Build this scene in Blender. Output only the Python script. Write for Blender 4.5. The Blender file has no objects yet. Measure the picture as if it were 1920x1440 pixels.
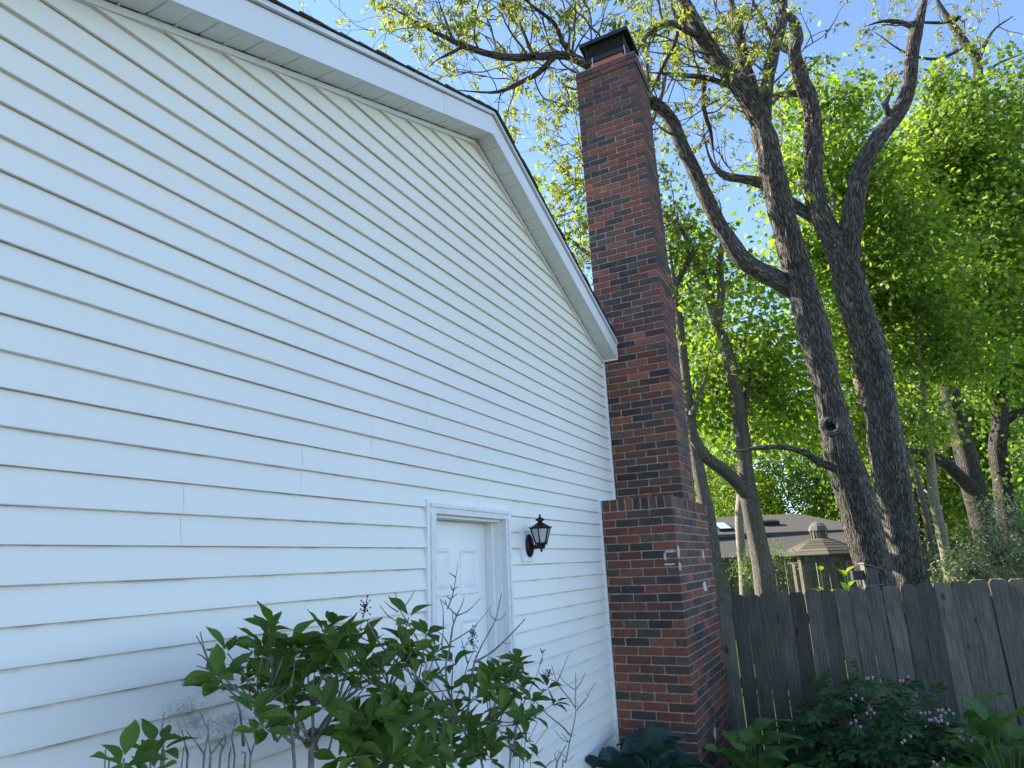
import bpy, math, random
import numpy as np
from mathutils import Vector, Matrix, noise
random.seed(7); rng = np.random.default_rng(7)
SC = bpy.context.scene; COL = SC.collection
R = math.radians

# ------------------------------------------------------------------ camera
CAM = Vector((0.0, -1.9753, 1.75)); FPX = 1218.8
YAW, PITCH, ROLL = 0.46846, 0.272236, -0.042742
FWD = Vector((math.cos(PITCH)*math.cos(YAW), math.cos(PITCH)*math.sin(YAW), math.sin(PITCH)))
r0 = FWD.cross(Vector((0, 0, 1))).normalized(); u0 = r0.cross(FWD)
RGT = math.cos(ROLL)*r0 + math.sin(ROLL)*u0; UPV = -math.sin(ROLL)*r0 + math.cos(ROLL)*u0
cd = bpy.data.cameras.new('camera'); cam = bpy.data.objects.new('camera', cd); COL.objects.link(cam)
cd.sensor_width = 36; cd.lens = FPX/1920*36; cd.clip_start = 0.05; cd.clip_end = 600
m = Matrix((RGT, UPV, -FWD)).transposed().to_4x4(); m.translation = CAM; cam.matrix_world = m
SC.camera = cam

# ------------------------------------------------------------------ sky, sun, exposure
SUN_EL = R(36); SUN_AZ = R(0.5)            # azimuth from +Y towards +X
S = Vector((math.sin(SUN_AZ)*math.cos(SUN_EL), math.cos(SUN_AZ)*math.cos(SUN_EL), math.sin(SUN_EL)))
w = bpy.data.worlds.new('World'); SC.world = w; w.use_nodes = True
nt = w.node_tree; bg = nt.nodes['Background']; sk = nt.nodes.new('ShaderNodeTexSky')
sk.sky_type = 'NISHITA'; sk.sun_disc = False; sk.sun_elevation = SUN_EL; sk.sun_rotation = SUN_AZ
sk.air_density = 0.7; sk.dust_density = 0.0; sk.ozone_density = 1.9
nt.links.new(sk.outputs[0], bg.inputs[0]); bg.inputs[1].default_value = 0.13
sd = bpy.data.lights.new('sun', 'SUN'); sd.energy = 5.0; sd.angle = R(0.53); sd.color = (1, .91, .76)
so = bpy.data.objects.new('sun', sd); COL.objects.link(so); so.rotation_euler = (-S).to_track_quat('-Z', 'Y').to_euler()
SC.view_settings.view_transform = 'Standard'; SC.view_settings.look = 'None'
SC.view_settings.exposure = 1.9; SC.view_settings.gamma = 1.0
SC.render.engine = 'CYCLES'; SC.cycles.max_bounces = 6; SC.cycles.transparent_max_bounces = 6
SC.cycles.use_denoising = True

# ------------------------------------------------------------------ helpers
def at(u, v, depth):                     # point seen at photo position (u, v), given its distance along the view
    return CAM + depth*(FWD + (u-960)/FPX*RGT + (720-v)/FPX*UPV)
def py(u, v, y):                         # the same on the vertical plane at y
    d = FWD + (u-960)/FPX*RGT + (720-v)/FPX*UPV
    return CAM + d*((y-CAM.y)/d.y)
def px(u, v, x):
    d = FWD + (u-960)/FPX*RGT + (720-v)/FPX*UPV
    return CAM + d*((x-CAM.x)/d.x)
def sst(a, b, t):
    t = min(1, max(0, (t-a)/(b-a))); return t*t*(3-2*t)
def tz(x, y):                            # the yard falls away from the house
    return -0.45*sst(4.4, 7.0, x) - 0.25*sst(9, 24, x)
W = {}
def setp(o, parent):
    if parent is not None:
        o.parent = parent; o.matrix_parent_inverse = W[parent.name].inverted()
    W[o.name] = o.matrix_basis.copy()
    return o
def tag(o, label=None, cat=None, group=None, kind=None):
    for k, v in (('label', label), ('category', cat), ('group', group), ('kind', kind)):
        if v: o[k] = v
    return o
def thing(name, loc, label, cat, group=None):
    o = bpy.data.objects.new(name, None); o.location = loc; o.empty_display_size = .1; COL.objects.link(o)
    o.matrix_basis = Matrix.Translation(loc); W[o.name] = o.matrix_basis.copy()
    return tag(o, label, cat, group)
def obj(name, me, parent=None, mat=None, M=None, color=None):
    o = bpy.data.objects.new(name, me); COL.objects.link(o)
    if M is not None: o.matrix_basis = M
    if mat is not None and not len(me.materials): me.materials.append(mat)
    if color is not None: o.color = color
    return setp(o, parent)
class MB:
    def __init__(s): s.v = []; s.f = []; s.uv = {}; s.bark = None
    def quad(s, a, b, c, d):
        n = len(s.v); s.v += [tuple(a), tuple(b), tuple(c), tuple(d)]; s.f.append((n, n+1, n+2, n+3))
    def poly(s, pts):
        n = len(s.v); s.v += [tuple(p) for p in pts]; s.f.append(tuple(range(n, n+len(pts))))
    def box(s, x0, x1, y0, y1, z0, z1, M=None, bev=0):
        c = [Vector((x, y, z)) for z in (z0, z1) for (x, y) in ((x0, y0), (x1, y0), (x1, y1), (x0, y1))]
        if M is not None: c = [M @ p for p in c]
        n = len(s.v); s.v += [tuple(p) for p in c]
        s.f += [tuple(n+i for i in f) for f in ((3, 2, 1, 0), (4, 5, 6, 7), (0, 1, 5, 4), (1, 2, 6, 5), (2, 3, 7, 6), (3, 0, 4, 7))]
    def prism(s, poly, y0, y1, M=None):    # polygon in (x, z) extruded in y
        n = len(s.v); k = len(poly)
        pts = [Vector((p[0], y0, p[1])) for p in poly]+[Vector((p[0], y1, p[1])) for p in poly]
        if M is not None: pts = [M @ p for p in pts]
        s.v += [tuple(p) for p in pts]
        s.f.append(tuple(n+i for i in range(k))); s.f.append(tuple(n+k+i for i in reversed(range(k))))
        for i in range(k): j = (i+1) % k; s.f.append((n+i, n+k+i, n+k+j, n+j))
    def tube(s, pts, rad, sides=6, cap=True):
        n = len(s.v); N = len(pts); t = (pts[1]-pts[0]).normalized()
        a = t.orthogonal().normalized()
        for i in range(N):
            t2 = (pts[min(i+1, N-1)]-pts[max(i-1, 0)]).normalized()
            a = (a - t2*a.dot(t2)).normalized(); b = t2.cross(a)
            for k in range(sides):
                th = 2*math.pi*k/sides
                s.v.append(tuple(pts[i]+rad[i]*(math.cos(th)*a+math.sin(th)*b)))
        for i in range(N-1):
            for k in range(sides):
                k2 = (k+1) % sides
                s.f.append((n+i*sides+k, n+i*sides+k2, n+(i+1)*sides+k2, n+(i+1)*sides+k))
        if cap:
            s.f.append(tuple(n+k for k in reversed(range(sides)))); s.f.append(tuple(n+(N-1)*sides+k for k in range(sides)))
    def lathe(s, c, prof, sides=16, sx=1, sy=1):  # prof: (r, z)
        n = len(s.v); N = len(prof)
        for r, z in prof:
            for k in range(sides):
                th = 2*math.pi*k/sides; s.v.append((c[0]+sx*r*math.cos(th), c[1]+sy*r*math.sin(th), c[2]+z))
        for i in range(N-1):
            for k in range(sides):
                k2 = (k+1) % sides; s.f.append((n+i*sides+k, n+i*sides+k2, n+(i+1)*sides+k2, n+(i+1)*sides+k))
        s.f.append(tuple(n+k for k in reversed(range(sides)))); s.f.append(tuple(n+(N-1)*sides+k for k in range(sides)))
    def mesh(s, name, smooth=False):
        me = bpy.data.meshes.new(name); me.from_pydata(s.v, [], s.f); me.update()
        if smooth: me.polygons.foreach_set('use_smooth', [True]*len(me.polygons))
        return me
    def build(s, name, mat, parent=None, smooth=False):
        return obj(name, s.mesh(name, smooth), parent, mat)

# ------------------------------------------------------------------ materials
def newmat(name):
    m = bpy.data.materials.new(name); m.use_nodes = True
    return m, m.node_tree, m.node_tree.nodes['Principled BSDF']
def N(nt, typ, **kw):
    n = nt.nodes.new('ShaderNode'+typ)
    for k, v in kw.items():
        if k.startswith('i_'): n.inputs[int(k[2:]) if k[2:].isdigit() else k[2:].replace('_', ' ')].default_value = v
        else: setattr(n, k, v)
    return n
def ramp(nt, stops):
    n = nt.nodes.new('ShaderNodeValToRGB'); e = n.color_ramp.elements
    while len(e) < len(stops): e.new(0.5)
    for q, (p, c) in zip(e, stops): q.position = p; q.color = (*c, 1) if len(c) == 3 else c
    return n
def bump(nt, bs, hsock, strength=.3, dist=.01):
    b = N(nt, 'Bump'); b.inputs['Strength'].default_value = strength; b.inputs['Distance'].default_value = dist
    nt.links.new(hsock, b.inputs['Height']); nt.links.new(b.outputs[0], bs.inputs['Normal']); return b
def coords(nt, scale=(1, 1, 1), kind='Object', loc=(0, 0, 0)):
    tc = N(nt, 'TexCoord'); mp = N(nt, 'Mapping'); mp.inputs['Scale'].default_value = scale; mp.inputs['Location'].default_value = loc
    nt.links.new(tc.outputs[kind], mp.inputs[0]); return mp.outputs[0]
def mixc(nt, fac, a, b, mode='MIX'):
    n = N(nt, 'Mix', data_type='RGBA', blend_type=mode)
    for sock, val in ((n.inputs[0], fac), (n.inputs[6], a), (n.inputs[7], b)):
        if hasattr(val, 'links'): nt.links.new(val, sock)
        elif isinstance(val, (int, float)): sock.default_value = val
        else: sock.default_value = (*val, 1)
    return n.outputs[2]
def noise_n(nt, vec, scale=5, detail=4, rough=.55):
    n = N(nt, 'TexNoise'); n.inputs['Scale'].default_value = scale; n.inputs['Detail'].default_value = detail; n.inputs['Roughness'].default_value = rough
    if vec is not None: nt.links.new(vec, n.inputs['Vector'])
    return n.outputs[0]
def math_n(nt, op, a, b=None, clamp=False):
    n = N(nt, 'Math', operation=op, use_clamp=clamp)
    for i, v in ((0, a), (1, b)):
        if v is None: continue
        if hasattr(v, 'links'): nt.links.new(v, n.inputs[i])
        else: n.inputs[i].default_value = v
    return n.outputs[0]
def simple(name, col, rough=.6, var=.15, scale=8, bmp=.0, metal=0, spec=.4, bscale=60):
    m, nt, bs = newmat(name)
    v = coords(nt); f = noise_n(nt, v, scale, 5)
    c = ramp(nt, [(.3, tuple(x*(1-var) for x in col)), (.7, tuple(min(1, x*(1+var)) for x in col))])
    nt.links.new(f, c.inputs[0]); nt.links.new(c.outputs[0], bs.inputs['Base Color'])
    bs.inputs['Roughness'].default_value = rough; bs.inputs['Metallic'].default_value = metal
    bs.inputs['Specular IOR Level'].default_value = spec
    if bmp: bump(nt, bs, noise_n(nt, v, bscale, 4), bmp, .004)
    return m

def mat_siding():
    m, nt, bs = newmat('white_vinyl_siding')
    v = coords(nt)
    big = noise_n(nt, coords(nt, (1, 1, 1)), .9, 4)
    c0 = ramp(nt, [(.3, (.79, .75, .675)), (.75, (.845, .805, .73))]); nt.links.new(big, c0.inputs[0])
    # mildew: speckles in a patch low on the wall behind the hydrangeas, and grime gathered along laps
    sp = N(nt, 'SeparateXYZ'); nt.links.new(v, sp.inputs[0])
    def bell(sock, c, wd):
        d = math_n(nt, 'SUBTRACT', sock, c); d = math_n(nt, 'DIVIDE', d, wd); d = math_n(nt, 'MULTIPLY', d, d)
        return math_n(nt, 'POWER', 2.718, math_n(nt, 'MULTIPLY', d, -1))
    patch = math_n(nt, 'MULTIPLY', bell(sp.outputs[0], 1.64, .34), bell(sp.outputs[2], 1.30, .17))
    n1 = noise_n(nt, coords(nt, (1, 1, 2.2)), 5, 6, .65); n2 = noise_n(nt, coords(nt, (1, 1, 1.6)), 110, 5, .8)
    f = math_n(nt, 'MULTIPLY', patch, math_n(nt, 'ADD', math_n(nt, 'MULTIPLY', n1, 1.5), -.3, True))
    sk_ = math_n(nt, 'MULTIPLY', math_n(nt, 'SUBTRACT', math_n(nt, 'ADD', f, n2), .82, ), 3.2, True)
    sk_ = math_n(nt, 'MULTIPLY', sk_, .75, True)
    c1 = mixc(nt, sk_, c0.outputs[0], (.14, .16, .13))
    haze_ = math_n(nt, 'MULTIPLY', f, .28, True); c1 = mixc(nt, haze_, c1, (.30, .34, .33))
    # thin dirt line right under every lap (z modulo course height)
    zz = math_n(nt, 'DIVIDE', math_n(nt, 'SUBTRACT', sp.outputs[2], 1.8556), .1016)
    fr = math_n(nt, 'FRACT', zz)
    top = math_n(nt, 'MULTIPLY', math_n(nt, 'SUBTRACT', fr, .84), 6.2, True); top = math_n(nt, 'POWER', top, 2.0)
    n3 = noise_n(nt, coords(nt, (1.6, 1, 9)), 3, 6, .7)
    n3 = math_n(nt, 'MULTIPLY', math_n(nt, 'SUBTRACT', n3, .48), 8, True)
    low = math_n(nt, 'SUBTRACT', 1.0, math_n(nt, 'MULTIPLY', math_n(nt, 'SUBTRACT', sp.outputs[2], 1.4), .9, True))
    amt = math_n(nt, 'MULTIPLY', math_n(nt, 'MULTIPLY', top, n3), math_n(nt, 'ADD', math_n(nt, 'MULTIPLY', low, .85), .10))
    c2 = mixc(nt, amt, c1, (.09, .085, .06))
    # warm reflected light and pollen stain painted in, blotchy, rising to the eaves
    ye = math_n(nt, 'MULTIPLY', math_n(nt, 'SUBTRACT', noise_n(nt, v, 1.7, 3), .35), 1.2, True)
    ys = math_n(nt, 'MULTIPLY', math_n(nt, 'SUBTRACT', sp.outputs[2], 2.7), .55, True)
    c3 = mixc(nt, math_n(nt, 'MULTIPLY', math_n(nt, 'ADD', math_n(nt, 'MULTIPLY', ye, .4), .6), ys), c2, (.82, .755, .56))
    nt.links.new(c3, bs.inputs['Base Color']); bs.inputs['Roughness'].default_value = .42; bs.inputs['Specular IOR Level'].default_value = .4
    g = noise_n(nt, coords(nt, (.7, 1, 26)), 9, 5, .65); bump(nt, bs, g, .22, .002)
    return m
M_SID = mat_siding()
M_TRIM = simple('white_trim', (.81, .795, .76), .45, .04, 3, .08)
M_FASC = simple('white_aluminium', (.74, .735, .71), .38, .04, 1.5, .05)
M_SOFF = simple('soffit_vinyl', (.78, .78, .74), .5, .05, 2)
M_DOOR = simple('white_door_paint', (.81, .80, .77), .4, .03, 4, .05)
def mat_oldpaint():
    m, nt, bs = newmat('weathered_white_casing')
    f = noise_n(nt, coords(nt, (4, 6, 4)), 7, 8, .75)
    c = ramp(nt, [(.32, (.56, .56, .54)), (.42, (.71, .70, .68)), (.56, (.77, .76, .73))]); nt.links.new(f, c.inputs[0])
    nt.links.new(c.outputs[0], bs.inputs['Base Color']); bs.inputs['Roughness'].default_value = .6; bump(nt, bs, f, .25, .003)
    return m
M_CASE = mat_oldpaint()
M_SHING = simple('charcoal_shingle', (.075, .07, .066), .9, .5, 60, .5)
M_FLASH = simple('grey_flashing', (.22, .25, .28), .45, .1, 6, metal=.4)
M_CONC = simple('concrete', (.42, .41, .39), .85, .15, 20, .3)
M_CROWN = simple('weathered_crown_mortar', (.24, .22, .20), .95, .35, 25, .6)
M_BLK = simple('black_metal_and_gap_shade', (.012, .012, .013), .45, .2, 20)
M_CLAY = simple('clay_flue', (.42, .13, .07), .8, .15, 15, .2)
M_PATCH = simple('pale_mortar_smear', (.50, .50, .49), .9, .3, 60, .5)
M_BRZ = simple('dark_bronze', (.035, .026, .022), .4, .4, 30, .15, metal=.6)
def mat_glass():
    m, nt, bs = newmat('seedy_glass')
    bs.inputs['Base Color'].default_value = (.78, .82, .78, 1); bs.inputs['Roughness'].default_value = .18
    bs.inputs['Transmission Weight'].default_value = .45; bs.inputs['IOR'].default_value = 1.3
    bump(nt, bs, noise_n(nt, coords(nt), 90, 3), .3, .003); return m
M_GLASS = mat_glass()
def mat_brick(name, attr):
    m, nt, bs = newmat(name)
    if attr: a = N(nt, 'Attribute', attribute_name='col'); base = a.outputs['Color']
    else: a = N(nt, 'ObjectInfo'); base = a.outputs['Color']
    geo = N(nt, 'NewGeometry')
    f = N(nt, 'TexNoise'); f.inputs['Scale'].default_value = 38; f.inputs['Detail'].default_value = 6; f.inputs['Roughness'].default_value = .7
    nt.links.new(geo.outputs['Position'], f.inputs['Vector'])
    k = ramp(nt, [(.25, (.45, .45, .47)), (.5, (.95, .95, .95)), (.8, (1.5, 1.42, 1.4))]); nt.links.new(f.outputs[0], k.inputs[0])
    c = mixc(nt, 1.0, base, k.outputs[0], 'MULTIPLY')
    f2 = N(nt, 'TexNoise'); f2.inputs['Scale'].default_value = 9; f2.inputs['Detail'].default_value = 5; nt.links.new(geo.outputs['Position'], f2.inputs['Vector'])
    d = ramp(nt, [(.45, (0, 0, 0)), (.75, (.5, .5, .5))]); nt.links.new(f2.outputs[0], d.inputs[0])
    c = mixc(nt, d.outputs[0], c, (.10, .075, .065))
    # soot and weather staining towards the flue, in streaks
    sp = N(nt, 'SeparateXYZ'); nt.links.new(geo.outputs['Position'], sp.inputs[0])
    f3 = N(nt, 'TexNoise'); f3.inputs['Scale'].default_value = 2.2; f3.inputs['Detail'].default_value = 6; nt.links.new(geo.outputs['Position'], f3.inputs['Vector'])
    so_ = math_n(nt, 'MULTIPLY', math_n(nt, 'ADD', math_n(nt, 'MULTIPLY', math_n(nt, 'SUBTRACT', sp.outputs[2], 6.2), .6, True), math_n(nt, 'SUBTRACT', f3.outputs[0], .42)), 1.1, True)
    c = mixc(nt, math_n(nt, 'MINIMUM', so_, .35), c, (.045, .034, .032))
    wht = math_n(nt, 'MULTIPLY', math_n(nt, 'SUBTRACT', math_n(nt, 'ADD', math_n(nt, 'MULTIPLY', f.outputs[0], .5), math_n(nt, 'MULTIPLY', f3.outputs[0], .5)), .60), 3.0, True); c = mixc(nt, math_n(nt, 'MULTIPLY', wht, .5), c, (.22, .17, .15))
    nt.links.new(c, bs.inputs['Base Color']); bs.inputs['Roughness'].default_value = .82
    bump(nt, bs, f.outputs[0], .5, .004); return m
M_BRICK = mat_brick('brick_single', False); M_BRICKJ = mat_brick('brick_mass', True)
M_MORT = simple('mortar', (.33, .265, .205), .95, .35, 25, .5)
def mat_wood(name, c1, c2, green=0.0, axis=2):
    m, nt, bs = newmat(name)
    sc = [26, 26, 26]; sc[axis] = 1.1
    oi = N(nt, 'ObjectInfo'); off = math_n(nt, 'MULTIPLY', oi.outputs['Random'], 61.7); oc = N(nt, 'CombineXYZ'); nt.links.new(off, oc.inputs[0]); nt.links.new(off, oc.inputs[2])
    def shifted(scl):
        tc = N(nt, 'TexCoord'); a1 = N(nt, 'VectorMath', operation='ADD'); nt.links.new(tc.outputs['Object'], a1.inputs[0]); nt.links.new(oc.outputs[0], a1.inputs[1])
        mp = N(nt, 'Mapping'); mp.inputs['Scale'].default_value = scl; nt.links.new(a1.outputs[0], mp.inputs[0]); return mp.outputs[0]
    v = shifted(tuple(sc)); f = noise_n(nt, v, 3, 8, .72)
    c = ramp(nt, [(.32, c1), (.68, c2)]); nt.links.new(f, c.inputs[0])
    k = math_n(nt, 'ADD', math_n(nt, 'MULTIPLY', oi.outputs['Random'], .8), .58)
    kc = N(nt, 'CombineColor'); [nt.links.new(k, kc.inputs[i]) for i in range(3)]
    c_ = mixc(nt, 1.0, c.outputs[0], kc.outputs[0], 'MULTIPLY')
    vk = N(nt, 'TexVoronoi'); vk.inputs['Scale'].default_value = 1.0; nt.links.new(shifted((5.0, 5.0, 2.6)), vk.inputs['Vector'])
    kn = ramp(nt, [(.06, (.75, .75, .75)), (.13, (0, 0, 0))]); nt.links.new(vk.outputs['Distance'], kn.inputs[0]); c_ = mixc(nt, kn.outputs[0], c_, tuple(x*.35 for x in c1))
    if green:
        g = ramp(nt, [(.45, (0, 0, 0)), (.7, (green,)*3)]); nt.links.new(noise_n(nt, shifted((1, 1, 1)), 2.6, 6, .65), g.inputs[0])
        c_ = mixc(nt, g.outputs[0], c_, (.055, .065, .04))
    nt.links.new(c_, bs.inputs['Base Color']); bs.inputs['Roughness'].default_value = .9; bs.inputs['Specular IOR Level'].default_value = .2
    bump(nt, bs, f, .55, .006); return m
M_FENCE = mat_wood('weathered_cedar', (.062, .053, .040), (.215, .192, .155), .55)
M_FENCE2 = mat_wood('mossy_fence_board', (.05, .048, .028), (.115, .105, .062), .6)
M_GAZ = mat_wood('weathered_gazebo_wood', (.075, .062, .05), (.17, .145, .115))
M_GAZR = mat_wood('gazebo_shingle', (.048, .041, .033), (.105, .091, .072), .2, 0)
M_BIRD = mat_wood('grey_feeder_wood', (.07, .062, .055), (.15, .135, .12))
M_NROOF = simple('neighbour_shingles', (.062, .057, .054), .95, .3, 30, .4)
M_NWALL = simple('neighbour_wall', (.22, .19, .15), .8, .1, 5)
M_SKYL = simple('skylight_glass', (.35, .5, .55), .08, .05, 2, spec=1.0)
def mat_bark(name, dark, light, sc=1.0, strength=1.0):
    m, nt, bs = newmat(name)
    a = N(nt, 'Attribute', attribute_name='bark')
    mp = N(nt, 'Mapping'); mp.inputs['Scale'].default_value = (44*sc, 44*sc, 5.5*sc); nt.links.new(a.outputs['Vector'], mp.inputs[0])
    wob = N(nt, 'TexNoise'); wob.inputs['Scale'].default_value = .55; wob.inputs['Detail'].default_value = 3; nt.links.new(mp.outputs[0], wob.inputs['Vector'])
    wv = N(nt, 'VectorMath', operation='SCALE'); nt.links.new(wob.outputs['Color'], wv.inputs[0]); wv.inputs['Scale'].default_value = 3.2
    ad = N(nt, 'VectorMath', operation='ADD'); nt.links.new(mp.outputs[0], ad.inputs[0]); nt.links.new(wv.outputs[0], ad.inputs[1])
    vo = N(nt, 'TexVoronoi', feature='DISTANCE_TO_EDGE'); vo.inputs['Scale'].default_value = 1.0; nt.links.new(ad.outputs[0], vo.inputs['Vector'])
    fi = N(nt, 'TexNoise'); fi.inputs['Scale'].default_value = 3.0; fi.inputs['Detail'].default_value = 6; nt.links.new(mp.outputs[0], fi.inputs['Vector'])
    h = math_n(nt, 'ADD', math_n(nt, 'MULTIPLY', vo.outputs['Distance'], 2.4, True), math_n(nt, 'MULTIPLY', fi.outputs[0], .65))
    c = ramp(nt, [(.22, tuple(x*.5 for x in dark)), (.5, dark), (1.0, light)]); nt.links.new(h, c.inputs[0])
    big = N(nt, 'TexNoise'); big.inputs['Scale'].default_value = .06/sc; nt.links.new(mp.outputs[0], big.inputs['Vector'])
    k = ramp(nt, [(.3, (.62, .62, .60)), (.7, (1.3, 1.3, 1.32))]); nt.links.new(big.outputs[0], k.inputs[0])
    nt.links.new(mixc(nt, 1., c.outputs[0], k.outputs[0], 'MULTIPLY'), bs.inputs['Base Color'])
    bs.inputs['Roughness'].default_value = .95; bs.inputs['Specular IOR Level'].default_value = .15
    bump(nt, bs, h, strength, .03/sc**.5); return m
M_BARK = mat_bark('furrowed_grey_bark', (.068, .060, .051), (.27, .240, .203))
M_BARK2 = mat_bark('smooth_brown_bark', (.10, .088, .072), (.20, .175, .145), 1.6, .5)
M_BARKP = mat_bark('pale_bark', (.17, .145, .11), (.33, .29, .22), 1.8, .4)
M_BARKD = mat_bark('dark_bark', (.05, .042, .036), (.14, .12, .10), 1.0, .8)
M_TWIG = simple('twig_bark', (.12, .095, .075), .9, .25, 20)
M_STEM = simple('hydrangea_stem', (.20, .175, .16), .9, .45, 35, .5)
def mat_leaf(name, c1, c2, tr, trans=.45, rough=.5, spec=.4, attr=True, rib=None):
    m, nt, bs = newmat(name)
    if attr: a = N(nt, 'Attribute', attribute_name='cv'); f = a.outputs['Fac']
    else: a = N(nt, 'ObjectInfo'); f = a.outputs['Random']
    c = ramp(nt, [(0, c1), (1, c2)]); nt.links.new(f, c.inputs[0])
    col = c.outputs[0]
    t = N(nt, 'BsdfTranslucent')
    tc = mixc(nt, 1.0, col, tr, 'MULTIPLY')
    if rib:
        uv = N(nt, 'UVMap'); sp = N(nt, 'SeparateXYZ'); nt.links.new(uv.outputs[0], sp.inputs[0])
        wv = math_n(nt, 'SINE', math_n(nt, 'MULTIPLY', sp.outputs[0] if rib[0] == 'u' else math_n(nt, 'ADD', sp.outputs[1], math_n(nt, 'MULTIPLY', math_n(nt, 'ABSOLUTE', sp.outputs[0]), -.28)), rib[1]))
        mid = math_n(nt, 'SUBTRACT', 1.0, math_n(nt, 'MULTIPLY', math_n(nt, 'ABSOLUTE', sp.outputs[0]), 14), True)
        hgt = math_n(nt, 'SUBTRACT', wv, math_n(nt, 'MULTIPLY', mid, 1.5)); bump(nt, bs, hgt, .3, .003)
        veins = math_n(nt, 'ADD', math_n(nt, 'MULTIPLY', math_n(nt, 'SUBTRACT', math_n(nt, 'MULTIPLY', wv, -1), .8), 2.0, True), mid, True)
        col = mixc(nt, math_n(nt, 'MULTIPLY', veins, .16), col, tuple(min(1, x*2.2+.02) for x in c2))
    nt.links.new(col, bs.inputs['Base Color']); bs.inputs['Roughness'].default_value = rough; bs.inputs['Specular IOR Level'].default_value = spec
    nt.links.new(tc, t.inputs[0])
    mx = N(nt, 'MixShader'); mx.inputs[0].default_value = trans
    nt.links.new(bs.outputs[0], mx.inputs[1]); nt.links.new(t.outputs[0], mx.inputs[2])
    nt.links.new(mx.outputs[0], nt.nodes['Material Output'].inputs[0]); return m
M_MAPLE = mat_leaf('maple_leaf', (.066, .125, .016), (.185, .250, .034), (1.9, 1.95, .8), .6)
M_MAPLE2 = mat_leaf('deep_green_leaf', (.055, .110, .016), (.150, .215, .034), (1.8, 1.9, .8), .6)
M_OAK = mat_leaf('young_oak_leaf', (.14, .18, .03), (.27, .29, .07), (1.5, 1.5, .8), .5)
M_VIB = mat_leaf('viburnum_leaf', (.11, .15, .05), (.24, .27, .12), (1.4, 1.4, .9), .4)
M_HYD = mat_leaf('hydrangea_leaf', (.050, .100, .016), (.115, .180, .028), (1.6, 1.8, .8), .4, .5, .35, False, ('v', 60))
M_HOSTA = mat_leaf('green_hosta_leaf', (.075, .15, .035), (.12, .215, .05), (1.4, 1.6, .8), .3, .45, .4, False, ('u', 42))
M_HOSTB = mat_leaf('blue_hosta_leaf', (.022, .065, .055), (.04, .10, .075), (1.2, 1.4, 1), .2, .42, .5, False, ('u', 34))
M_HOSTS = mat_leaf('yellow_hosta_leaf', (.14, .22, .02), (.22, .30, .04), (1.5, 1.5, .7), .45, .45, .4, False, ('u', 30))
M_BLEED = mat_leaf('bleeding_heart_leaf', (.034, .090, .036), (.075, .150, .050), (1.3, 1.6, 1), .3, .55, .3, False)
M_COVER = mat_leaf('ground_cover_leaf', (.05, .08, .03), (.10, .14, .05), (1.3, 1.5, .9), .3)
M_PINK = simple('pink_petal', (.50, .24, .34), .5, .2, 30)
M_PINK2 = simple('pale_lilac_petal', (.46, .36, .42), .6, .15, 30)
M_WHITE = simple('white_petal', (.75, .74, .70), .6, .1, 30)
M_SEED = simple('dried_seed_head', (.06, .045, .035), .9, .3, 40)
M_STONE = simple('flagstone', (.16, .135, .12), .9, .35, 12, .8, bscale=25)
def mat_ground():
    m, nt, bs = newmat('yard_soil_and_grass')
    v = coords(nt); sp = N(nt, 'SeparateXYZ'); nt.links.new(v, sp.inputs[0])
    n = noise_n(nt, v, 22, 7, .7); n2 = noise_n(nt, v, 1.3, 4)
    soil = ramp(nt, [(.3, (.018, .013, .010)), (.7, (.07, .052, .04))]); nt.links.new(n, soil.inputs[0])
    gr = ramp(nt, [(.3, (.03, .055, .012)), (.7, (.075, .11, .028))]); nt.links.new(n, gr.inputs[0])
    f = math_n(nt, 'MULTIPLY', math_n(nt, 'ADD', math_n(nt, 'SUBTRACT', sp.outputs[0], 8.2), n2), 2.0, True)
    nt.links.new(mixc(nt, f, soil.outputs[0], gr.outputs[0]), bs.inputs['Base Color']); bs.inputs['Roughness'].default_value = 1.0
    bs.inputs['Specular IOR Level'].default_value = .1
    bump(nt, bs, n, .9, .03); return m
M_GRD = mat_ground()

# ------------------------------------------------------------------ ground
def build_ground():
    b = MB(); xs = [-150, -60, -20, -8] + [-4+.5*i for i in range(60)] + [32, 45, 70, 110, 180, 300]; ys = [-200, -100, -50, -25] + [-14+.5*i for i in range(44)] + [12, 25, 60, 120, 250]
    for y in ys:
        for x in xs:
            z = tz(x, y) + .02*noise.noise(Vector((x*.9, y*.9, 0))) + (.012*noise.noise(Vector((x*4, y*4, 3))))
            b.v.append((x, y, z))
    nx = len(xs)
    for j in range(len(ys)-1):
        for i in range(nx-1): b.f.append((j*nx+i, j*nx+i+1, (j+1)*nx+i+1, (j+1)*nx+i))
    o = b.build('ground', M_GRD, smooth=True); tag(o, kind='structure')
build_ground()

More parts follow.
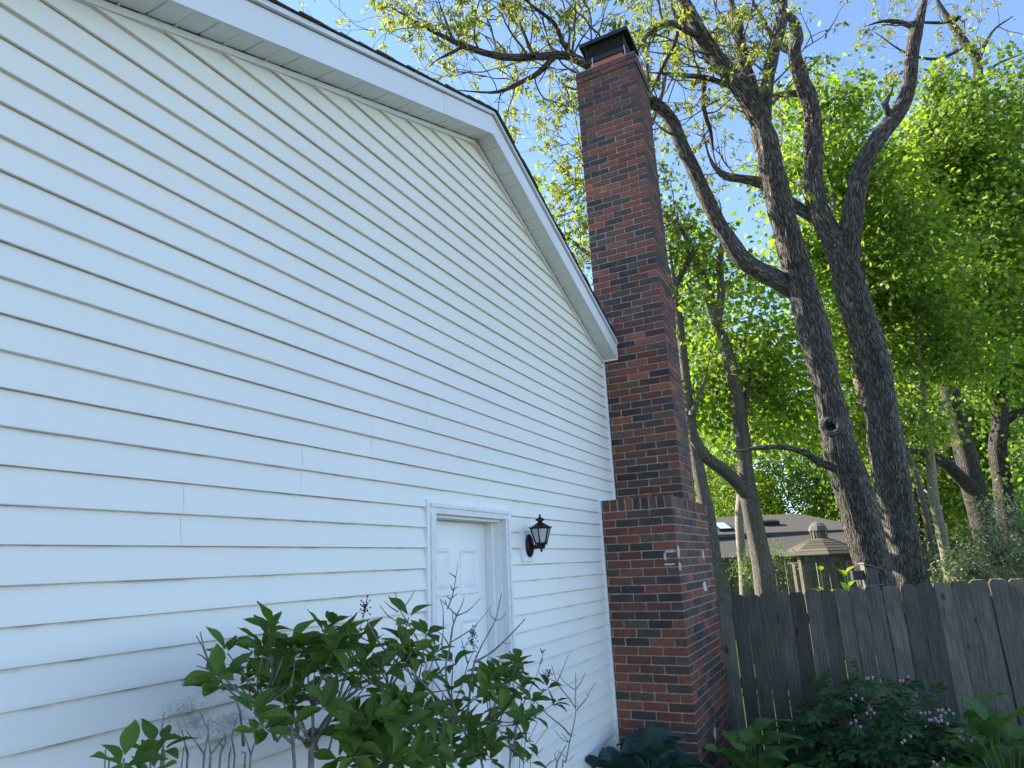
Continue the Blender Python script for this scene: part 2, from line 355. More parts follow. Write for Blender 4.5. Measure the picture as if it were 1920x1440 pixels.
# ------------------------------------------------------------------ house
C4 = .1016; K0 = 1.8556; RX, RZ, SL = 3.45, 4.655, .412       # course height, height of course 0, ridge, slope
OV = .165
def rake(x): return RZ - SL*abs(x-RX)
def build_house():
    H = thing('house', (1.5, 0, 0), 'white vinyl sided house gable end with low pitched roof', 'house')
    XL, XE = -1.4, 8.3
    b = MB()
    b.prism([(XL, -.5), (2.86, -.5), (2.86, 2.05), (3.70, 2.05), (3.70, -.5), (XE, -.5), (XE, rake(XE)), (RX, RZ+.02), (XL, rake(XL))], .004, .16)
    b.box(XL, XL+.15, .16, 9, -.5, rake(XL)); b.box(XE-.15, XE, .16, 9, -.5, rake(XE)); 
    wall = b.build('wall', M_TRIM, H)
    # siding: double four-inch panels, every panel its own piece
    def XR(z): return min(5.445 if z < 2.262 else 5.866, RX+(RZ-z)/SL+.02)
    def XLf(z): return max(XL, RX-(RZ-z)/SL-.02)
    seams = {0: py(345, 990, 0).x, 2: py(567, 905, 0).x, 4: py(698, 843, 0).x, 6: py(801, 783, 0).x, -4: py(742, 1115, 0).x}
    rs = random.Random(3)
    for k in range(-18, 28, 2):
        z0 = K0+k*C4
        prof = [(-.0030, .016), (-.0090, .016), (-.0095, .0008), (-.0205, 0), (-.0220, .0015), (-.0213, .012), (-.0050, C4-.001), (-.0195, C4), (-.0215, C4+.002), (-.0208, C4+.012), (-.0045, 2*C4+.013)]
        s = seams.get(k, XL+rs.uniform(.4, 2.6) if k % 4 else rs.uniform(-1.5, .3)); cuts = [XL, s, s+3.66 if s+3.66 < 5.1 and k not in seams else None, 7]
        cuts = [c for c in cuts if c is not None]
        spans = []
        for i in range(len(cuts)-1):
            a, c = cuts[i], cuts[i+1]
            if k < 2:
                if a < 2.835: spans.append((a, min(c, 2.835), i))
                if c > 3.725: spans.append((max(a, 3.725), c, i))
            else: spans.append((a, c, i))
        for a, c, i in spans:
            if c-a < .03: continue
            mb = MB(); dy = -.0013*(i % 2); base = len(mb.v); ok = False
            lap = .022 if (i % 2 and a > XL+.01 and abs(a-3.725) > .01) else 0
            nseg = max(1, int((c-a)/.9))
            rows = []
            for (y, z) in prof:
                zz = z0+z; lo = max(a-lap, XLf(zz)); hi = min(c, XR(zz))
                if hi < lo+.002: hi = lo+.002
                row = []
                for t in range(nseg+1):
                    x = lo+(hi-lo)*t/nseg
                    wv = .0012*noise.noise(Vector((x*1.3, k*.7, 1))) if 0 < t < nseg else 0
                    mb.v.append((x, y+dy+wv, zz+.0012*noise.noise(Vector((x*.8, k*1.9, 5))))); row.append(len(mb.v)-1)
                rows.append(row)
            if z0 > RZ: continue
            for r in range(len(rows)-1):
                for t in range(nseg): mb.f.append((rows[r][t], rows[r][t+1], rows[r+1][t+1], rows[r+1][t]))
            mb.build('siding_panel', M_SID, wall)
    # J-channels beside the chimney and along the soffit
    def strip(x0, x1, y0, y1, z0, z1, name='channel_trim', mat=M_TRIM):
        q = MB(); q.box(x0, x1, y0, y1, z0, z1); return q.build(name, mat, H)
    strip(5.440, 5.462, -.031, .002, -.45, 2.285); strip(5.862, 5.884, -.031, .002, 2.2865, rake(5.87)-.004); strip(5.462, 5.86, -.030, .002, 2.264, 2.284)
    for sgn in (-1, 1):
        q = MB(); xa, xb = (RX, XL) if sgn < 0 else (RX, 5.86)
        for (h0, h1, yo) in ((-.034, -.006, -.030),):
            q.prism([(xa, rake(xa)+h0), (xb, rake(xb)+h0), (xb, rake(xb)+h1), (xa, rake(xa)+h1)], yo, .002)
        q.build('rake_channel', M_SOFF, H)
    # soffit: lapped panels, each with a groove, slung between wall and fascia
    sof = MB(); sof.box(RX-.02, RX+.02, -OV+.01, 0, RZ+.02, RZ+.03); so_ = sof.build('soffit', M_SOFF, H)
    for sgn, xend in ((-1, XL-.3), (1, 5.872)):
        L = abs(xend-RX); n = int(L/.205)
        for i in range(n+1):
            x0 = RX+sgn*(i*.205); x1 = RX+sgn*min(L, i*.205+.2035)
            if abs(x1-x0) < .02: continue
            q = MB(); z0, z1 = rake(x0), rake(x1); xm = (x0+x1)/2; zm = rake(xm); g = .006*sgn
            prof = [(x0, z0), (xm-g, rake(xm-g)), (xm, zm+.009), (xm+g, rake(xm+g)), (x1, z1), (x1, z1+.011)]
            for (xa, za), (xb, zb) in zip(prof[:-1], prof[1:]): q.quad((xa, -OV+.008, za), (xb, -OV+.008, zb), (xb, -.0305, zb), (xa, -.0305, za))
            if i % 1 == 0:      # small lifted tongue at the wall channel
                q.box(x1-sgn*.004-.003, x1-sgn*.004+.003, -.042, -.0306, z1-.007, z1+.002)
            q.build('soffit_panel', M_SOFF, so_)
    # fascia, drip edge
    def board(x0, x1, h0, h1, y0, y1, name, mat):
        q = MB(); q.prism([(x0, rake(x0)+h0), (x1, rake(x1)+h0), (x1, rake(x1)+h1), (x0, rake(x0)+h1)], y0, y1); return q.build(name, mat, H)
    board(XL-.3, .8, -.004, .142, -OV-.0015, -OV+.012, 'fascia', M_FASC); board(.8, 2.86, -.004, .142, -OV, -OV+.012, 'fascia', M_FASC); board(2.83, RX, -.0035, .1425, -OV-.0016, -OV-.0004, 'fascia', M_FASC); board(2.87, RX, -.004, .142, -OV+.0005, -OV+.012, 'fascia', M_FASC)
    board(RX, 5.885, -.004, .142, -OV, -OV+.012, 'fascia', M_FASC); board(6.45, XE+.3, -.004, .142, -OV, -OV+.012, 'fascia', M_FASC)
    board(XL-.3, RX,   .147, .172, -OV-.020, -OV+.012, 'drip_edge_and_gap_shade', M_FASC); board(RX, 5.885,   .147, .172, -OV-.020, -OV+.012, 'drip_edge_and_gap_shade', M_FASC)
    board(XL-.3, RX, .142, .147, -OV+.002, -OV+.012, 'drip_edge_and_gap_shade', M_BLK); board(RX, 5.885, .142, .147, -OV+.002, -OV+.012, 'drip_edge_and_gap_shade', M_BLK)  # black strips paint the shade in the gap below the drip edge
    q = MB(); q.box(5.872, 5.886, -OV-.004, -.02, rake(5.88)-.012, rake(5.88)+.155); q.build('rake_end_cap', M_TRIM, H)
    # roof deck and shingle courses whose butts step along the rake
    q = MB()
    for x0, x1 in ((XL-.4, RX), (RX, XE+.4)):
        q.prism([(x0, rake(x0)+.10), (x1, rake(x1)+.10), (x1, rake(x1)+.173), (x0, rake(x0)+.173)], .05, 9.2)
    q.prism([(XL-.4, rake(XL-.4)+.12), (RX, RZ+.12), (RX, RZ+.1725), (XL-.4, rake(XL-.4)+.1725)], -OV+.013, .05)
    q.prism([(RX, RZ+.12), (5.885, rake(5.885)+.12), (5.885, rake(5.885)+.1725), (RX, RZ+.1725)], -OV+.013, .05)
    roof = q.build('roof', M_SHING, H)
    rs = random.Random(5); ang = math.atan(SL)
    for sgn, xe in ((-1, XL-.42), (1, XE+.42)):
        L = abs(xe-RX)/math.cos(ang); n = int(L/.14)
        for i in range(n):
            s0 = i*.14; s1 = min(L, s0+.19)
            def P(s, h): 
                x = RX+sgn*s*math.cos(ang)+sgn*h*math.sin(ang)*.4; return (x, rake(RX+sgn*s*math.cos(ang))+.1745+h)
            pl = [P(s0, .001), P(s0+.145, .003), P(s0+.145, .009+rs.uniform(0, .004)), P(s0, .004)]
            y0 = -OV-.030-rs.uniform(0, .012)
            if sgn > 0 and 5.75 < RX+s0*math.cos(ang) < 6.45: y0 = .06
            q = MB(); q.prism(pl, y0, 9.15); q.build('shingle_course', M_SHING, roof)
    # grey step flashing box where the rake dies into the stack
    p0 = px(1141, 594, 5.86); q = MB(); q.box(5.835, 5.893, -.145, -.075, 3.86, 4.04); q.build('flashing', M_FLASH, H)
    # door, set back in the wall, with brick-mould casing
    dz0, dz1 = .02, 2.015
    def cs(x0, x1, y0, y1, z0, z1, mat=M_CASE, name='casing', par=H): q = MB(); q.box(x0, x1, y0, y1, z0, z1); return q.build(name, mat, par)
    door = MB(); door.box(2.905, 3.665, .105, .145, dz0, dz1-.003); door = door.build('door', M_DOOR, H)
    for (xa, xb, za, zb) in ((3.02, 3.235, 1.60, 1.86), (3.335, 3.55, 1.60, 1.86), (3.02, 3.235, .80, 1.47), (3.335, 3.55, .80, 1.47), (3.02, 3.235, .15, .67), (3.335, 3.55, .15, .67)):
        q = MB()
        def ring(o0, o1, y0, y1):
            a = [(xa+o0, za+o0), (xb-o0, za+o0), (xb-o0, zb-o0), (xa+o0, zb-o0)]; c = [(xa+o1, za+o1), (xb-o1, za+o1), (xb-o1, zb-o1), (xa+o1, zb-o1)]
            for i in range(4):
                j = (i+1) % 4; q.quad((a[i][0], y0, a[i][1]), (a[j][0], y0, a[j][1]), (c[j][0], y1, c[j][1]), (c[i][0], y1, c[i][1]))
        ring(0, .006, .1049, .098); ring(.006, .016, .098, .098); ring(.016, .028, .098, .1045); ring(.028, .036, .1045, .1045); ring(.036, .062, .1045, .0985)
        q.quad((xa+.062, .0985, za+.062), (xb-.062, .0985, za+.062), (xb-.062, .0985, zb-.062), (xa+.062, .0985, zb-.062))
        q.build('panel', M_DOOR, door)
    cs(2.862, 2.903, .003, .16, dz0, dz1, M_DOOR, 'jamb'); cs(3.667, 3.698, .003, .16, dz0, dz1, M_DOOR, 'jamb'); cs(2.862, 3.698, .0035, .16, dz1, 2.05, M_DOOR, 'jamb')
    cs(3.640, 3.667, .052, .104, dz0, dz1-.001, M_DOOR, 'stop'); cs(3.6605, 3.6665, .0985, .1045, dz0, dz1-.001, M_BLK, 'weatherstrip')
    # casings with two steps
    for (x0, x1) in ((2.842, 2.895), (3.672, 3.716)):
        cs(x0, x1, -.034, .002, -.05, 2.03)
    cs(2.842, 2.866, -.0415, -.0342, -.05, 2.03); cs(3.694, 3.716, -.0415, -.0342, -.05, 2.03)
    cs(2.842, 3.716, -.035, .002, 2.0301, 2.062); cs(2.842, 3.716, -.0425, .002, 2.0622, 2.082)
    cs(2.818, 2.8415, -.032, .002, -.05, 2.098, M_TRIM, 'channel_trim'); cs(3.7165, 3.740, -.032, .002, -.05, 2.088, M_TRIM, 'channel_trim'); cs(2.8417, 3.7163, -.033, .002, 2.0822, 2.098, M_TRIM, 'channel_trim')
    cs(2.86, 3.70, -.06, .15, -.08, .018, M_CONC, 'threshold')
    return H
HOUSE = build_house()

# ------------------------------------------------------------------ chimney
def bricked():
    Ch = thing('brick_chimney', (6.15, -.3, -.4), 'tall red and charcoal brick chimney rising beside the white gable', 'chimney')
    rs = random.Random(11)
    P_ = [((.195, .058, .031), 40), ((.046, .034, .027), 24), ((.112, .060, .038), 19), ((.250, .080, .042), 10), ((.074, .040, .029), 12)]
    def colr():
        t = rs.uniform(0, sum(p[1] for p in P_))
        for c, wt in P_:
            t -= wt
            if t <= 0: break
        k = rs.uniform(.68, 1.3); return (c[0]*k, c[1]*k*rs.uniform(.88, 1.14), c[2]*k*rs.uniform(.9, 1.15), 1)
    yF, yB = -.65, .03; CH = .0677; hh = .0575
    lo = (5.462, 6.884); up = (5.897, 6.410); zS = 2.166; zU = 2.268; nU = 71; zT = zU+nU*CH
    bl = []    # (center, size(along x, y, z), face)
    def course(x0, x1, z, row, hgt=hh, grow=0, back=True):
        A = row % 2 == 0; ya, yb = yF-grow, yB; xa, xb = x0-grow, x1+grow; D = .092; pit = .2032; J = .0097
        def run(start, end, first):
            t = start; o = []
            ln = first
            while t < end-.02:
                e = min(t+ln, end); 
                if end-e < .03: e = end
                o.append((t, e-J if e < end else e)); t = e if e == end else t+ln; ln = pit
            return o
        j = lambda: rs.uniform(-.0016, .0016)
        # -x face (runs in y from the front corner back to the wall)
        for (a, e) in (run(ya, yb, pit) if A else run(ya+.1016, yb, pit)):
            bl.append((xa+j(), xa+D, a, e, z, z+hgt, 'w', rs.random()))
        # front face (runs in x)
        for (a, e) in (run(xa+.1016, xb, pit) if A else run(xa, xb, pit)):
            bl.append((a, e, ya+j(), ya+D, z, z+hgt, 'f', rs.random()))
        for (a, e) in run(ya+.1016, yb, pit): bl.append((xb-D, xb+j(), a, e, z, z+hgt, 'b', rs.random()))
        if back: 
            for (a, e) in run(xa+.1016, xb-.1, pit): bl.append((a, e, yb-D, yb+j(), z, z+hgt, 'b', rs.random()))
    n = int((zS+.45)/CH)
    for i in range(n): course(lo[0], lo[1], zS-(i+1)*CH, i, back=False)
    # rowlock course capping the shoulder
    t = yF
    while t < yB-.02: bl.append((lo[0], lo[0]+.19, t, min(t+.058, yB), zS, zS+.096, 'w', rs.random())); t += .0685
    t = lo[0]+.2
    while t < lo[1]-.02: bl.append((t, min(t+.058, lo[1]), yF, yF+.19, zS, zS+.096, 'f', rs.random())); t += .0685
    for i in range(nU): course(up[0], up[1], zU+i*CH, i+1, grow=(.012 if i >= nU-2 else 0))
    # which 300 show largest
    def area(q):
        x0, x1, y0, y1, z0, z1, f, _ = q
        c = Vector(((x0+x1)/2, (y0+y1)/2, (z0+z1)/2))-CAM; d = c.length
        if f == 'w': return (y1-y0)*(z1-z0)*abs(c.x)/d**3
        if f == 'f': return (x1-x0)*(z1-z0)*abs(c.y)/d**3
        return 0
    bl.sort(key=area, reverse=True)
    # one bevelled brick shared by all single bricks
    def bev(me_name):
        q = MB(); e = .5; 
        def sl(s, bx, by, bz): pass
        import bmesh
        bm = bmesh.new(); bmesh.ops.create_cube(bm, size=1.0)
        me = bpy.data.meshes.new(me_name); bm.to_mesh(me); bm.free(); return me
    import bmesh
    def beveled(name, dx, dy, dz, r, jit):
        jit *= 2.2; bm = bmesh.new(); bmesh.ops.create_cube(bm, size=1.0)
        for v in bm.verts: v.co = Vector((v.co.x*dx, v.co.y*dy, v.co.z*dz))
        bmesh.ops.bevel(bm, geom=bm.edges[:], offset=r, segments=1, affect='EDGES')
        for v in bm.verts: v.co += Vector((rs.uniform(-jit, jit), rs.uniform(-jit, jit), rs.uniform(-jit, jit)))
        me = bpy.data.meshes.new(name); bm.to_mesh(me); bm.free(); me.materials.append(M_BRICK); return me
    cache = {}
    for q in bl[:300]:
        x0, x1, y0, y1, z0, z1, f, rr = q
        key = (round(x1-x0, 2), round(y1-y0, 2), round(z1-z0, 2), int(rr*3))
        if key not in cache: cache[key] = beveled('brick', x1-x0, y1-y0, z1-z0, .0035, .0009)
        obj('brick', cache[key], Ch, None, Matrix.Translation(((x0+x1)/2, (y0+y1)/2, (z0+z1)/2)) @ Matrix.Rotation(rs.uniform(-.006, .006), 4, 'X'), colr())
    mb = MB(); cols = []
    for q in bl[300:]:
        mb.box(q[0], q[1], q[2], q[3], q[4], q[5]); cols += list(colr())*8
    me = mb.mesh('brick_mass'); me.materials.append(M_BRICKJ)
    ca = me.attributes.new('col', 'FLOAT_COLOR', 'POINT'); ca.data.foreach_set('color', cols)
    tag(obj('bricks', me, Ch), kind='stuff')
    # mortar core, slightly recessed
    q = MB(); g = .0055
    q.box(lo[0]+g, lo[1]-g, yF+g, yB-.001, -.5, zS+.001)
    q.box(lo[0]+g, lo[1]-g, yF+g, yB-.002, zS+.001, zS+.0945)
    q.box(up[0]+g, up[1]-g, yF+g, yB-g, zS+.08, zT-.002)
    q.build('mortar', M_MORT, Ch)
    # crown wash
    q = MB(); q.prism([(up[0]-.006, zT), (up[1]+.006, zT), (up[1]+.006, zT+.010), (up[0]+.40, zT+.05), (up[0]+.12, zT+.05), (up[0]-.006, zT+.010)], yF-.006, yB-.002); crown = q.build('crown_wash', M_CROWN, Ch)
    cx, cy = (up[0]+up[1])/2, -.31
    q = MB(); a, c = .155, .19; z0, z1 = zT+.03, zT+.185
    for (x0, x1, y0, y1) in ((-a, a, -c, -c+.02), (-a, a, c-.02, c), (-a, -a+.02, -c+.02, c-.02), (a-.02, a, -c+.02, c-.02)): q.box(cx+x0, cx+x1, cy+y0, cy+y1, z0, z1)
    q.build('flue_liner', M_CLAY, Ch)
    # spark-arrestor cap
    cap = MB(); zb = z1-.03; a2, c2 = .175, .22
    for (x0, x1, y0, y1) in ((-a2, a2, -c2, -c2+.012), (-a2, a2, c2-.012, c2), (-a2, -a2+.012, -c2+.012, c2-.012), (a2-.012, a2, -c2+.012, c2-.012)): cap.box(cx+x0, cx+x1, cy+y0, cy+y1, zb, zb+.055)
    for sx in (-1, 1):
        for sy in (-1, 1): cap.box(cx+sx*a2-.006, cx+sx*a2+.006, cy+sy*c2-.006, cy+sy*c2+.006, zb+.055, zb+.255)
    cap = cap.build('chimney_cap', M_BLK, Ch)
    ms = MB(); wd = .0022
    def wire(p, q_): ms.tube([Vector(p), Vector(q_)], [wd, wd], 3, False)
    zl, zh = zb+.055, zb+.25
    for face in range(4):
        half = c2 if face < 2 else a2; nn = int(2*half/.024)
        def pt(t, z):
            if face == 0: return (cx-a2, cy-half+t, z)
            if face == 1: return (cx+a2, cy-half+t, z)
            if face == 2: return (cx-half+t, cy-c2, z)
            return (cx-half+t, cy+c2, z)
        H_ = zh-zl
        for i in range(-12, nn+12):
            for sg in (1, -1):
                t0 = i*.024; t1 = t0+sg*H_*.75; lo_, hi_ = 0., 1.
                pts = [(t0+(t1-t0)*s/24, zl+H_*s/24) for s in range(25)]; pts = [p for p in pts if 0 <= p[0] <= 2*half]
                if len(pts) > 1: wire(pt(*pts[0]), pt(*pts[-1]))
    tag(ms.build('mesh_screen', M_BLK, cap), kind='stuff')
    lid = MB(); e, e2 = .225, .285; zl = zb+.25
    lid.poly([(cx-e, cy-e2, zl), (cx-e, cy+e2, zl), (cx+e, cy+e2, zl), (cx+e, cy-e2, zl)])
    t = [(cx-.05, cy-.08, zl+.03), (cx+.05, cy-.08, zl+.03), (cx+.05, cy+.08, zl+.03), (cx-.05, cy+.08, zl+.03)]; bt = [(cx-e, cy-e2, zl+.004), (cx+e, cy-e2, zl+.004), (cx+e, cy+e2, zl+.004), (cx-e, cy+e2, zl+.004)]
    lid.poly(t)
    for i in range(4): j = (i+1) % 4; lid.quad(bt[i], bt[j], t[j], t[i])
    for (x0, x1, y0, y1) in ((-e, e, -e2-.003, -e2), (-e, e, e2, e2+.003), (-e-.003, -e, -e2, e2), (e, e+.003, -e2, e2)): lid.box(cx+x0, cx+x1, cy+y0, cy+y1, zl-.04, zl+.006)
    lid.build('lid', M_BLK, cap)
    q = MB(); q.tube([Vector((cx-a2-.01, cy-c2, zb+.05)), Vector((cx-a2-.03, cy-c2-.01, zT+.06)), Vector((cx-a2-.03, cy-c2-.01, zT+.03))], [.003]*3, 5)
    q.tube([Vector((cx-a2-.01, cy+c2*.7, zb+.05)), Vector((cx-a2-.035, cy+c2*.7, zT+.04))], [.003]*2, 5); q.build('bolt', M_TRIM, cap)
    # old pale mortar smears
    rs2 = random.Random(4)
    def smear(c, ax, wdt, hgt, holes=False):
        q = MB(); nn = 11; pts = []
        for i in range(nn):
            th = 2*math.pi*i/nn; r = rs2.uniform(.7, 1.1); pts.append((math.copysign(abs(math.cos(th))**.6, math.cos(th))*wdt*r, math.copysign(abs(math.sin(th))**.6, math.sin(th))*hgt*r))
        def P(p, o): return (c.x+p[0], c.y-o, c.z+p[1]) if ax == 'f' else (c.x-o, c.y+p[0], c.z+p[1])
        fr = [P(p, .005) for p in pts]; bk = [P((p[0]*1.05, p[1]*1.05), -.003) for p in pts]
        cc = len(q.v); q.v += fr+bk+[P((0, 0), .006)]
        for i in range(nn):
            j = (i+1) % nn; q.f.append((i, j, 2*nn)); q.f.append((nn+i, nn+j, j, i))
        q.build('mortar_patch', M_PATCH, Ch)
    for (u, v, wd_, hg_) in ((1247, 1043, .012, .035), (1256, 1034, .045, .010), (1256, 1058, .045, .009), (1272, 1036, .010, .05), (1275, 1062, .010, .035)):
        smear(px(u, v, lo[0]), 'w', wd_, hg_)
    for (u, v, wd_, hg_) in ((1318, 1040, .035, .045), (1321, 1100, .075, .045), (1340, 1376, .035, .045)): smear(py(u, v, yF), 'f', wd_, hg_)
bricked()

# ------------------------------------------------------------------ wall lantern
def lantern():
    X, Zc = 3.975, 1.872
    L = thing('wall_lantern', (X, -.02, Zc), 'dark bronze carriage lantern with glass panes on white wall beside the door', 'lantern')
    q = MB(); q.box(X-.085, X+.085, -.034, -.006, Zc-.10, Zc+.095); q.box(X-.066, X+.066, -.038, -.0342, Zc-.080, Zc+.076); q.build('mounting_block', M_TRIM, L)
    q = MB(); M = Matrix.Translation((X, -.039, Zc)) @ Matrix.Rotation(R(90), 4, 'X')
    qq = MB(); qq.lathe((0, 0, 0), [(.075, 0), (.073, .010), (.058, .018), (.03, .024), (.012, .03)], 24, .72, 1.0)
    q.v = [tuple(M @ Vector(p)) for p in qq.v]; q.f = qq.f; q.build('backplate', M_BRZ, L, True)
    LC = Vector((X, -.128, Zc+.06))
    q = MB(); q.tube([Vector((X, -.05, Zc)), Vector((X, -.08, Zc-.012)), Vector((X, -.11, Zc-.008)), Vector((X, -.128, Zc+.002))], [.016, .013, .013, .016], 10); q.build('arm', M_BRZ, L, True)
    q = MB(); q.lathe((LC.x, LC.y, Zc-.045), [(.003, 0), (.009, .010), (.005, .018), (.022, .026), (.028, .036), (.026, .048), (.040, .052), (.042, .058)], 16); q.build('base_cup', M_BRZ, L, True)
    zb, zt = Zc+.012, Zc+.108; rb, rt = .038, .068
    q = MB(); ring = lambda z, r, k: Vector((LC.x+r*math.cos(R(60*k+12)), LC.y+r*math.sin(R(60*k+12)), z))
    for k in range(6):
        q.tube([ring(zb, rb, k), ring(zt, rt, k)], [.005, .005], 5); q.tube([ring(zt, rt, k), ring(zt, rt, k+1)], [.006, .006], 5); q.tube([ring(zb, rb, k), ring(zb, rb, k+1)], [.005, .005], 5)
        q.tube([ring(zt, rt+.004, k), ring(zt+.010, rt+.008, k)], [.006, .004], 5); q.tube([ring(zb+.004, rb, k), ring(zb-.012, rb+.003, k)], [.005, .003], 5)
    q.build('cage', M_BRZ, L, True)
    for k in range(6):
        g = MB(); a, b_, c, d = ring(zb, rb-.002, k), ring(zb, rb-.002, k+1), ring(zt, rt-.002, k+1), ring(zt, rt-.002, k); nrm = (b_-a).cross(d-a).normalized()*.002
        g.quad(a, b_, c, d); g.quad(d-nrm, c-nrm, b_-nrm, a-nrm); g.build('pane', M_GLASS, L)
    q = MB(); q.lathe((LC.x, LC.y, zb), [(.008, 0), (.011, .05), (.006, .075), (.002, .088)], 10); q.build('candle_bulb', M_TRIM, L, True)
    q = MB(); q.lathe((LC.x, LC.y, zt), [(.070, 0), (.068, .005), (.053, .015), (.032, .028), (.017, .037), (.015, .043), (.032, .052), (.030, .058), (.014, .067), (.006, .072), (.008, .079), (.003, .090)], 18); q.build('roof', M_BRZ, L, True)
lantern()

# ------------------------------------------------------------------ fences
def fence_near():
    X = 7.16
    F = thing('picket_fence', (X, -2.5, -.45), 'weathered grey wooden picket fence behind the garden bed', 'fence'); rs = random.Random(8)
    y = -.03; i = 0
    while y > -6.4:
        wd = rs.uniform(.128, .142); zt = 1.365+.042*(-.6-y)+rs.uniform(-.009, .009); z0 = -.52; q = MB(); r = .032; th = .017
        x0 = X+rs.uniform(-.008, .006); lean = rs.uniform(-.006, .006); n = 9
        prof = [(-wd/2, z0), (wd/2, z0)]; 
        for k in range(7):
            zz = z0+(zt-r-z0)*(k+1)/7; prof.append((wd/2+rs.uniform(-.0025, .0025), zz))
        if i % 3 == 0: prof += [(wd/2-r*.3, zt-r*.3), (wd/2-r, zt), (-wd/2+r*.7, zt+.003), (-wd/2+r*.2, zt-r*.4)]
        else: prof += [(wd/2-r*.35, zt-r*.25), (wd/2-r*1.1, zt+.006), (rs.uniform(-.01, .01), zt+rs.uniform(0, .012)), (-wd/2+r, zt+.004), (-wd/2+r*.3, zt-r*.35)]
        for k in range(7, 0, -1): prof.append((-wd/2+rs.uniform(-.0025, .0025), z0+(zt-r-z0)*k/7))
        Mx = Matrix.Translation((x0, y-wd/2, 0)) @ Matrix.Rotation(R(-90)+rs.uniform(-.035, .035), 4, 'Z') @ Matrix.Rotation(lean, 4, 'Y')
        cxm, czm = 0, zt-.4; ch = .0045
        inner = [(p_[0]*(1-2*ch/wd), p_[1]-(ch if p_[1] > zt-r*1.2 else 0)) for p_ in prof]; kk = len(prof); n0 = len(q.v)
        q.v += [(p_[0], 0, p_[1]) for p_ in inner]+[(p_[0], ch, p_[1]) for p_ in prof]+[(p_[0], th, p_[1]) for p_ in prof]
        q.f.append(tuple(n0+t_ for t_ in range(kk))); q.f.append(tuple(n0+2*kk+t_ for t_ in reversed(range(kk))))
        for t_ in range(kk):
            t2 = (t_+1) % kk
            for l_ in (0, 1): q.f.append((n0+l_*kk+t_, n0+(l_+1)*kk+t_, n0+(l_+1)*kk+t2, n0+l_*kk+t2))
        o = obj('picket', q.mesh('picket'), F, M_FENCE, Mx)
        y -= wd+rs.choice((.0005, .001, .001, .002, .003, .006)); i += 1
    for z in (-.15, .50, 1.10):
        q = MB(); q.box(X+.022, X+.06, -6.4, -.03, z, z+.088); q.build('rail', M_FENCE, F)
    for yy in (-.55, -2.95, -5.35): q = MB(); q.box(X+.062, X+.15, yy-.045, yy+.045, -.6, 1.33); q.build('post', M_FENCE, F)
fence_near()
def fence_far(a, b, ztop, label, zb=-.75):
    d = (b-a); d.z = 0; L = d.length; d.normalize(); ang = math.atan2(d.y, d.x)
    F = thing('board_fence', (a.x, a.y, zb), label, 'fence', 'board fences at the back of the yard'); rs = random.Random(2); t = 0
    M0 = Matrix.Translation((a.x, a.y, 0)) @ Matrix.Rotation(ang, 4, 'Z')
    shared = []
    for k in range(6):
        q = MB(); h = ztop+rs.uniform(-.02, .02); q.prism([(0, zb), (.139, zb), (.139, h-.03), (.115, h), (.024, h), (0, h-.03)], -.01, .008); me = q.mesh('board'); me.materials.append(M_FENCE2); shared.append(me)
    while t < L:
        obj('board', rs.choice(shared), F, None, M0 @ Matrix.Translation((t, rs.uniform(-.005, .005), 0))); t += .146
    for z in (zb+.3, ztop-.28): q = MB(); q.box(0, L, -.045, -.0105, z, z+.09, M0); q.build('rail', M_FENCE2, F)
    q = MB(); q.box(0, L, -.05, .03, ztop-.004, ztop+.03, M0); q.build('cap_rail', M_FENCE2, F)

# ------------------------------------------------------------------ leaves and trees (numpy)
def rand_unit(n):
    v = rng.normal(size=(n, 3)); return v/np.linalg.norm(v, axis=1, keepdims=True)
T4 = np.array([(0, 0, 0), (.36, .42, .10), (0, 1, -.06), (-.36, .42, .10), (0, .45, 0)], float); F4 = [(0, 1, 4), (1, 2, 4), (2, 3, 4), (3, 0, 4)]
TM = np.array([(0, 0, 0), (.42, .12, .06), (.30, .38, .04), (.52, .62, .02), (.22, .66, .02), (0, 1.0, -.10), (-.22, .66, .02), (-.52, .62, .02), (-.30, .38, .04), (-.42, .12, .06), (0, .42, -.02)], float)
FM = [(i, i+1, 10) for i in range(9)]+[(9, 0, 10)]
TO = np.array([(0, 0, 0), (.17, .35, .05), (.14, .75, .02), (0, 1, -.08), (-.14, .75, .02), (-.17, .35, .05)], float); FO = [(0, 1, 2, 3), (0, 3, 4, 5)]
def leaf_mesh(name, pos, axis, nrm, size, T, F, mat, cv):
    n = len(pos); axis = axis/np.linalg.norm(axis, axis=1, keepdims=True)
    side = np.cross(axis, nrm); side /= (np.linalg.norm(side, axis=1, keepdims=True)+1e-9); nn = np.cross(side, axis)
    V = pos[:, None]+size[:, None, None]*(T[None, :, 0:1]*side[:, None]+T[None, :, 1:2]*axis[:, None]+T[None, :, 2:3]*nn[:, None])
    k = len(T); me = bpy.data.meshes.new(name); me.vertices.add(n*k); me.vertices.foreach_set('co', V.reshape(-1))
    fl = np.concatenate([np.array(f) for f in F]); ls = np.array([len(f) for f in F])
    loops = (fl[None]+(np.arange(n)*k)[:, None]).reshape(-1); starts0 = np.concatenate([[0], np.cumsum(ls)[:-1]])
    starts = (starts0[None]+(np.arange(n)*len(fl))[:, None]).reshape(-1)
    me.loops.add(len(loops)); me.loops.foreach_set('vertex_index', loops.astype(np.int32))
    me.polygons.add(len(starts)); me.polygons.foreach_set('loop_start', starts.astype(np.int32)); 
    me.update(calc_edges=True); me.validate()
    at_ = me.attributes.new('cv', 'FLOAT', 'POINT'); at_.data.foreach_set('value', np.repeat(cv, k).astype(np.float32))
    me.materials.append(mat); return me
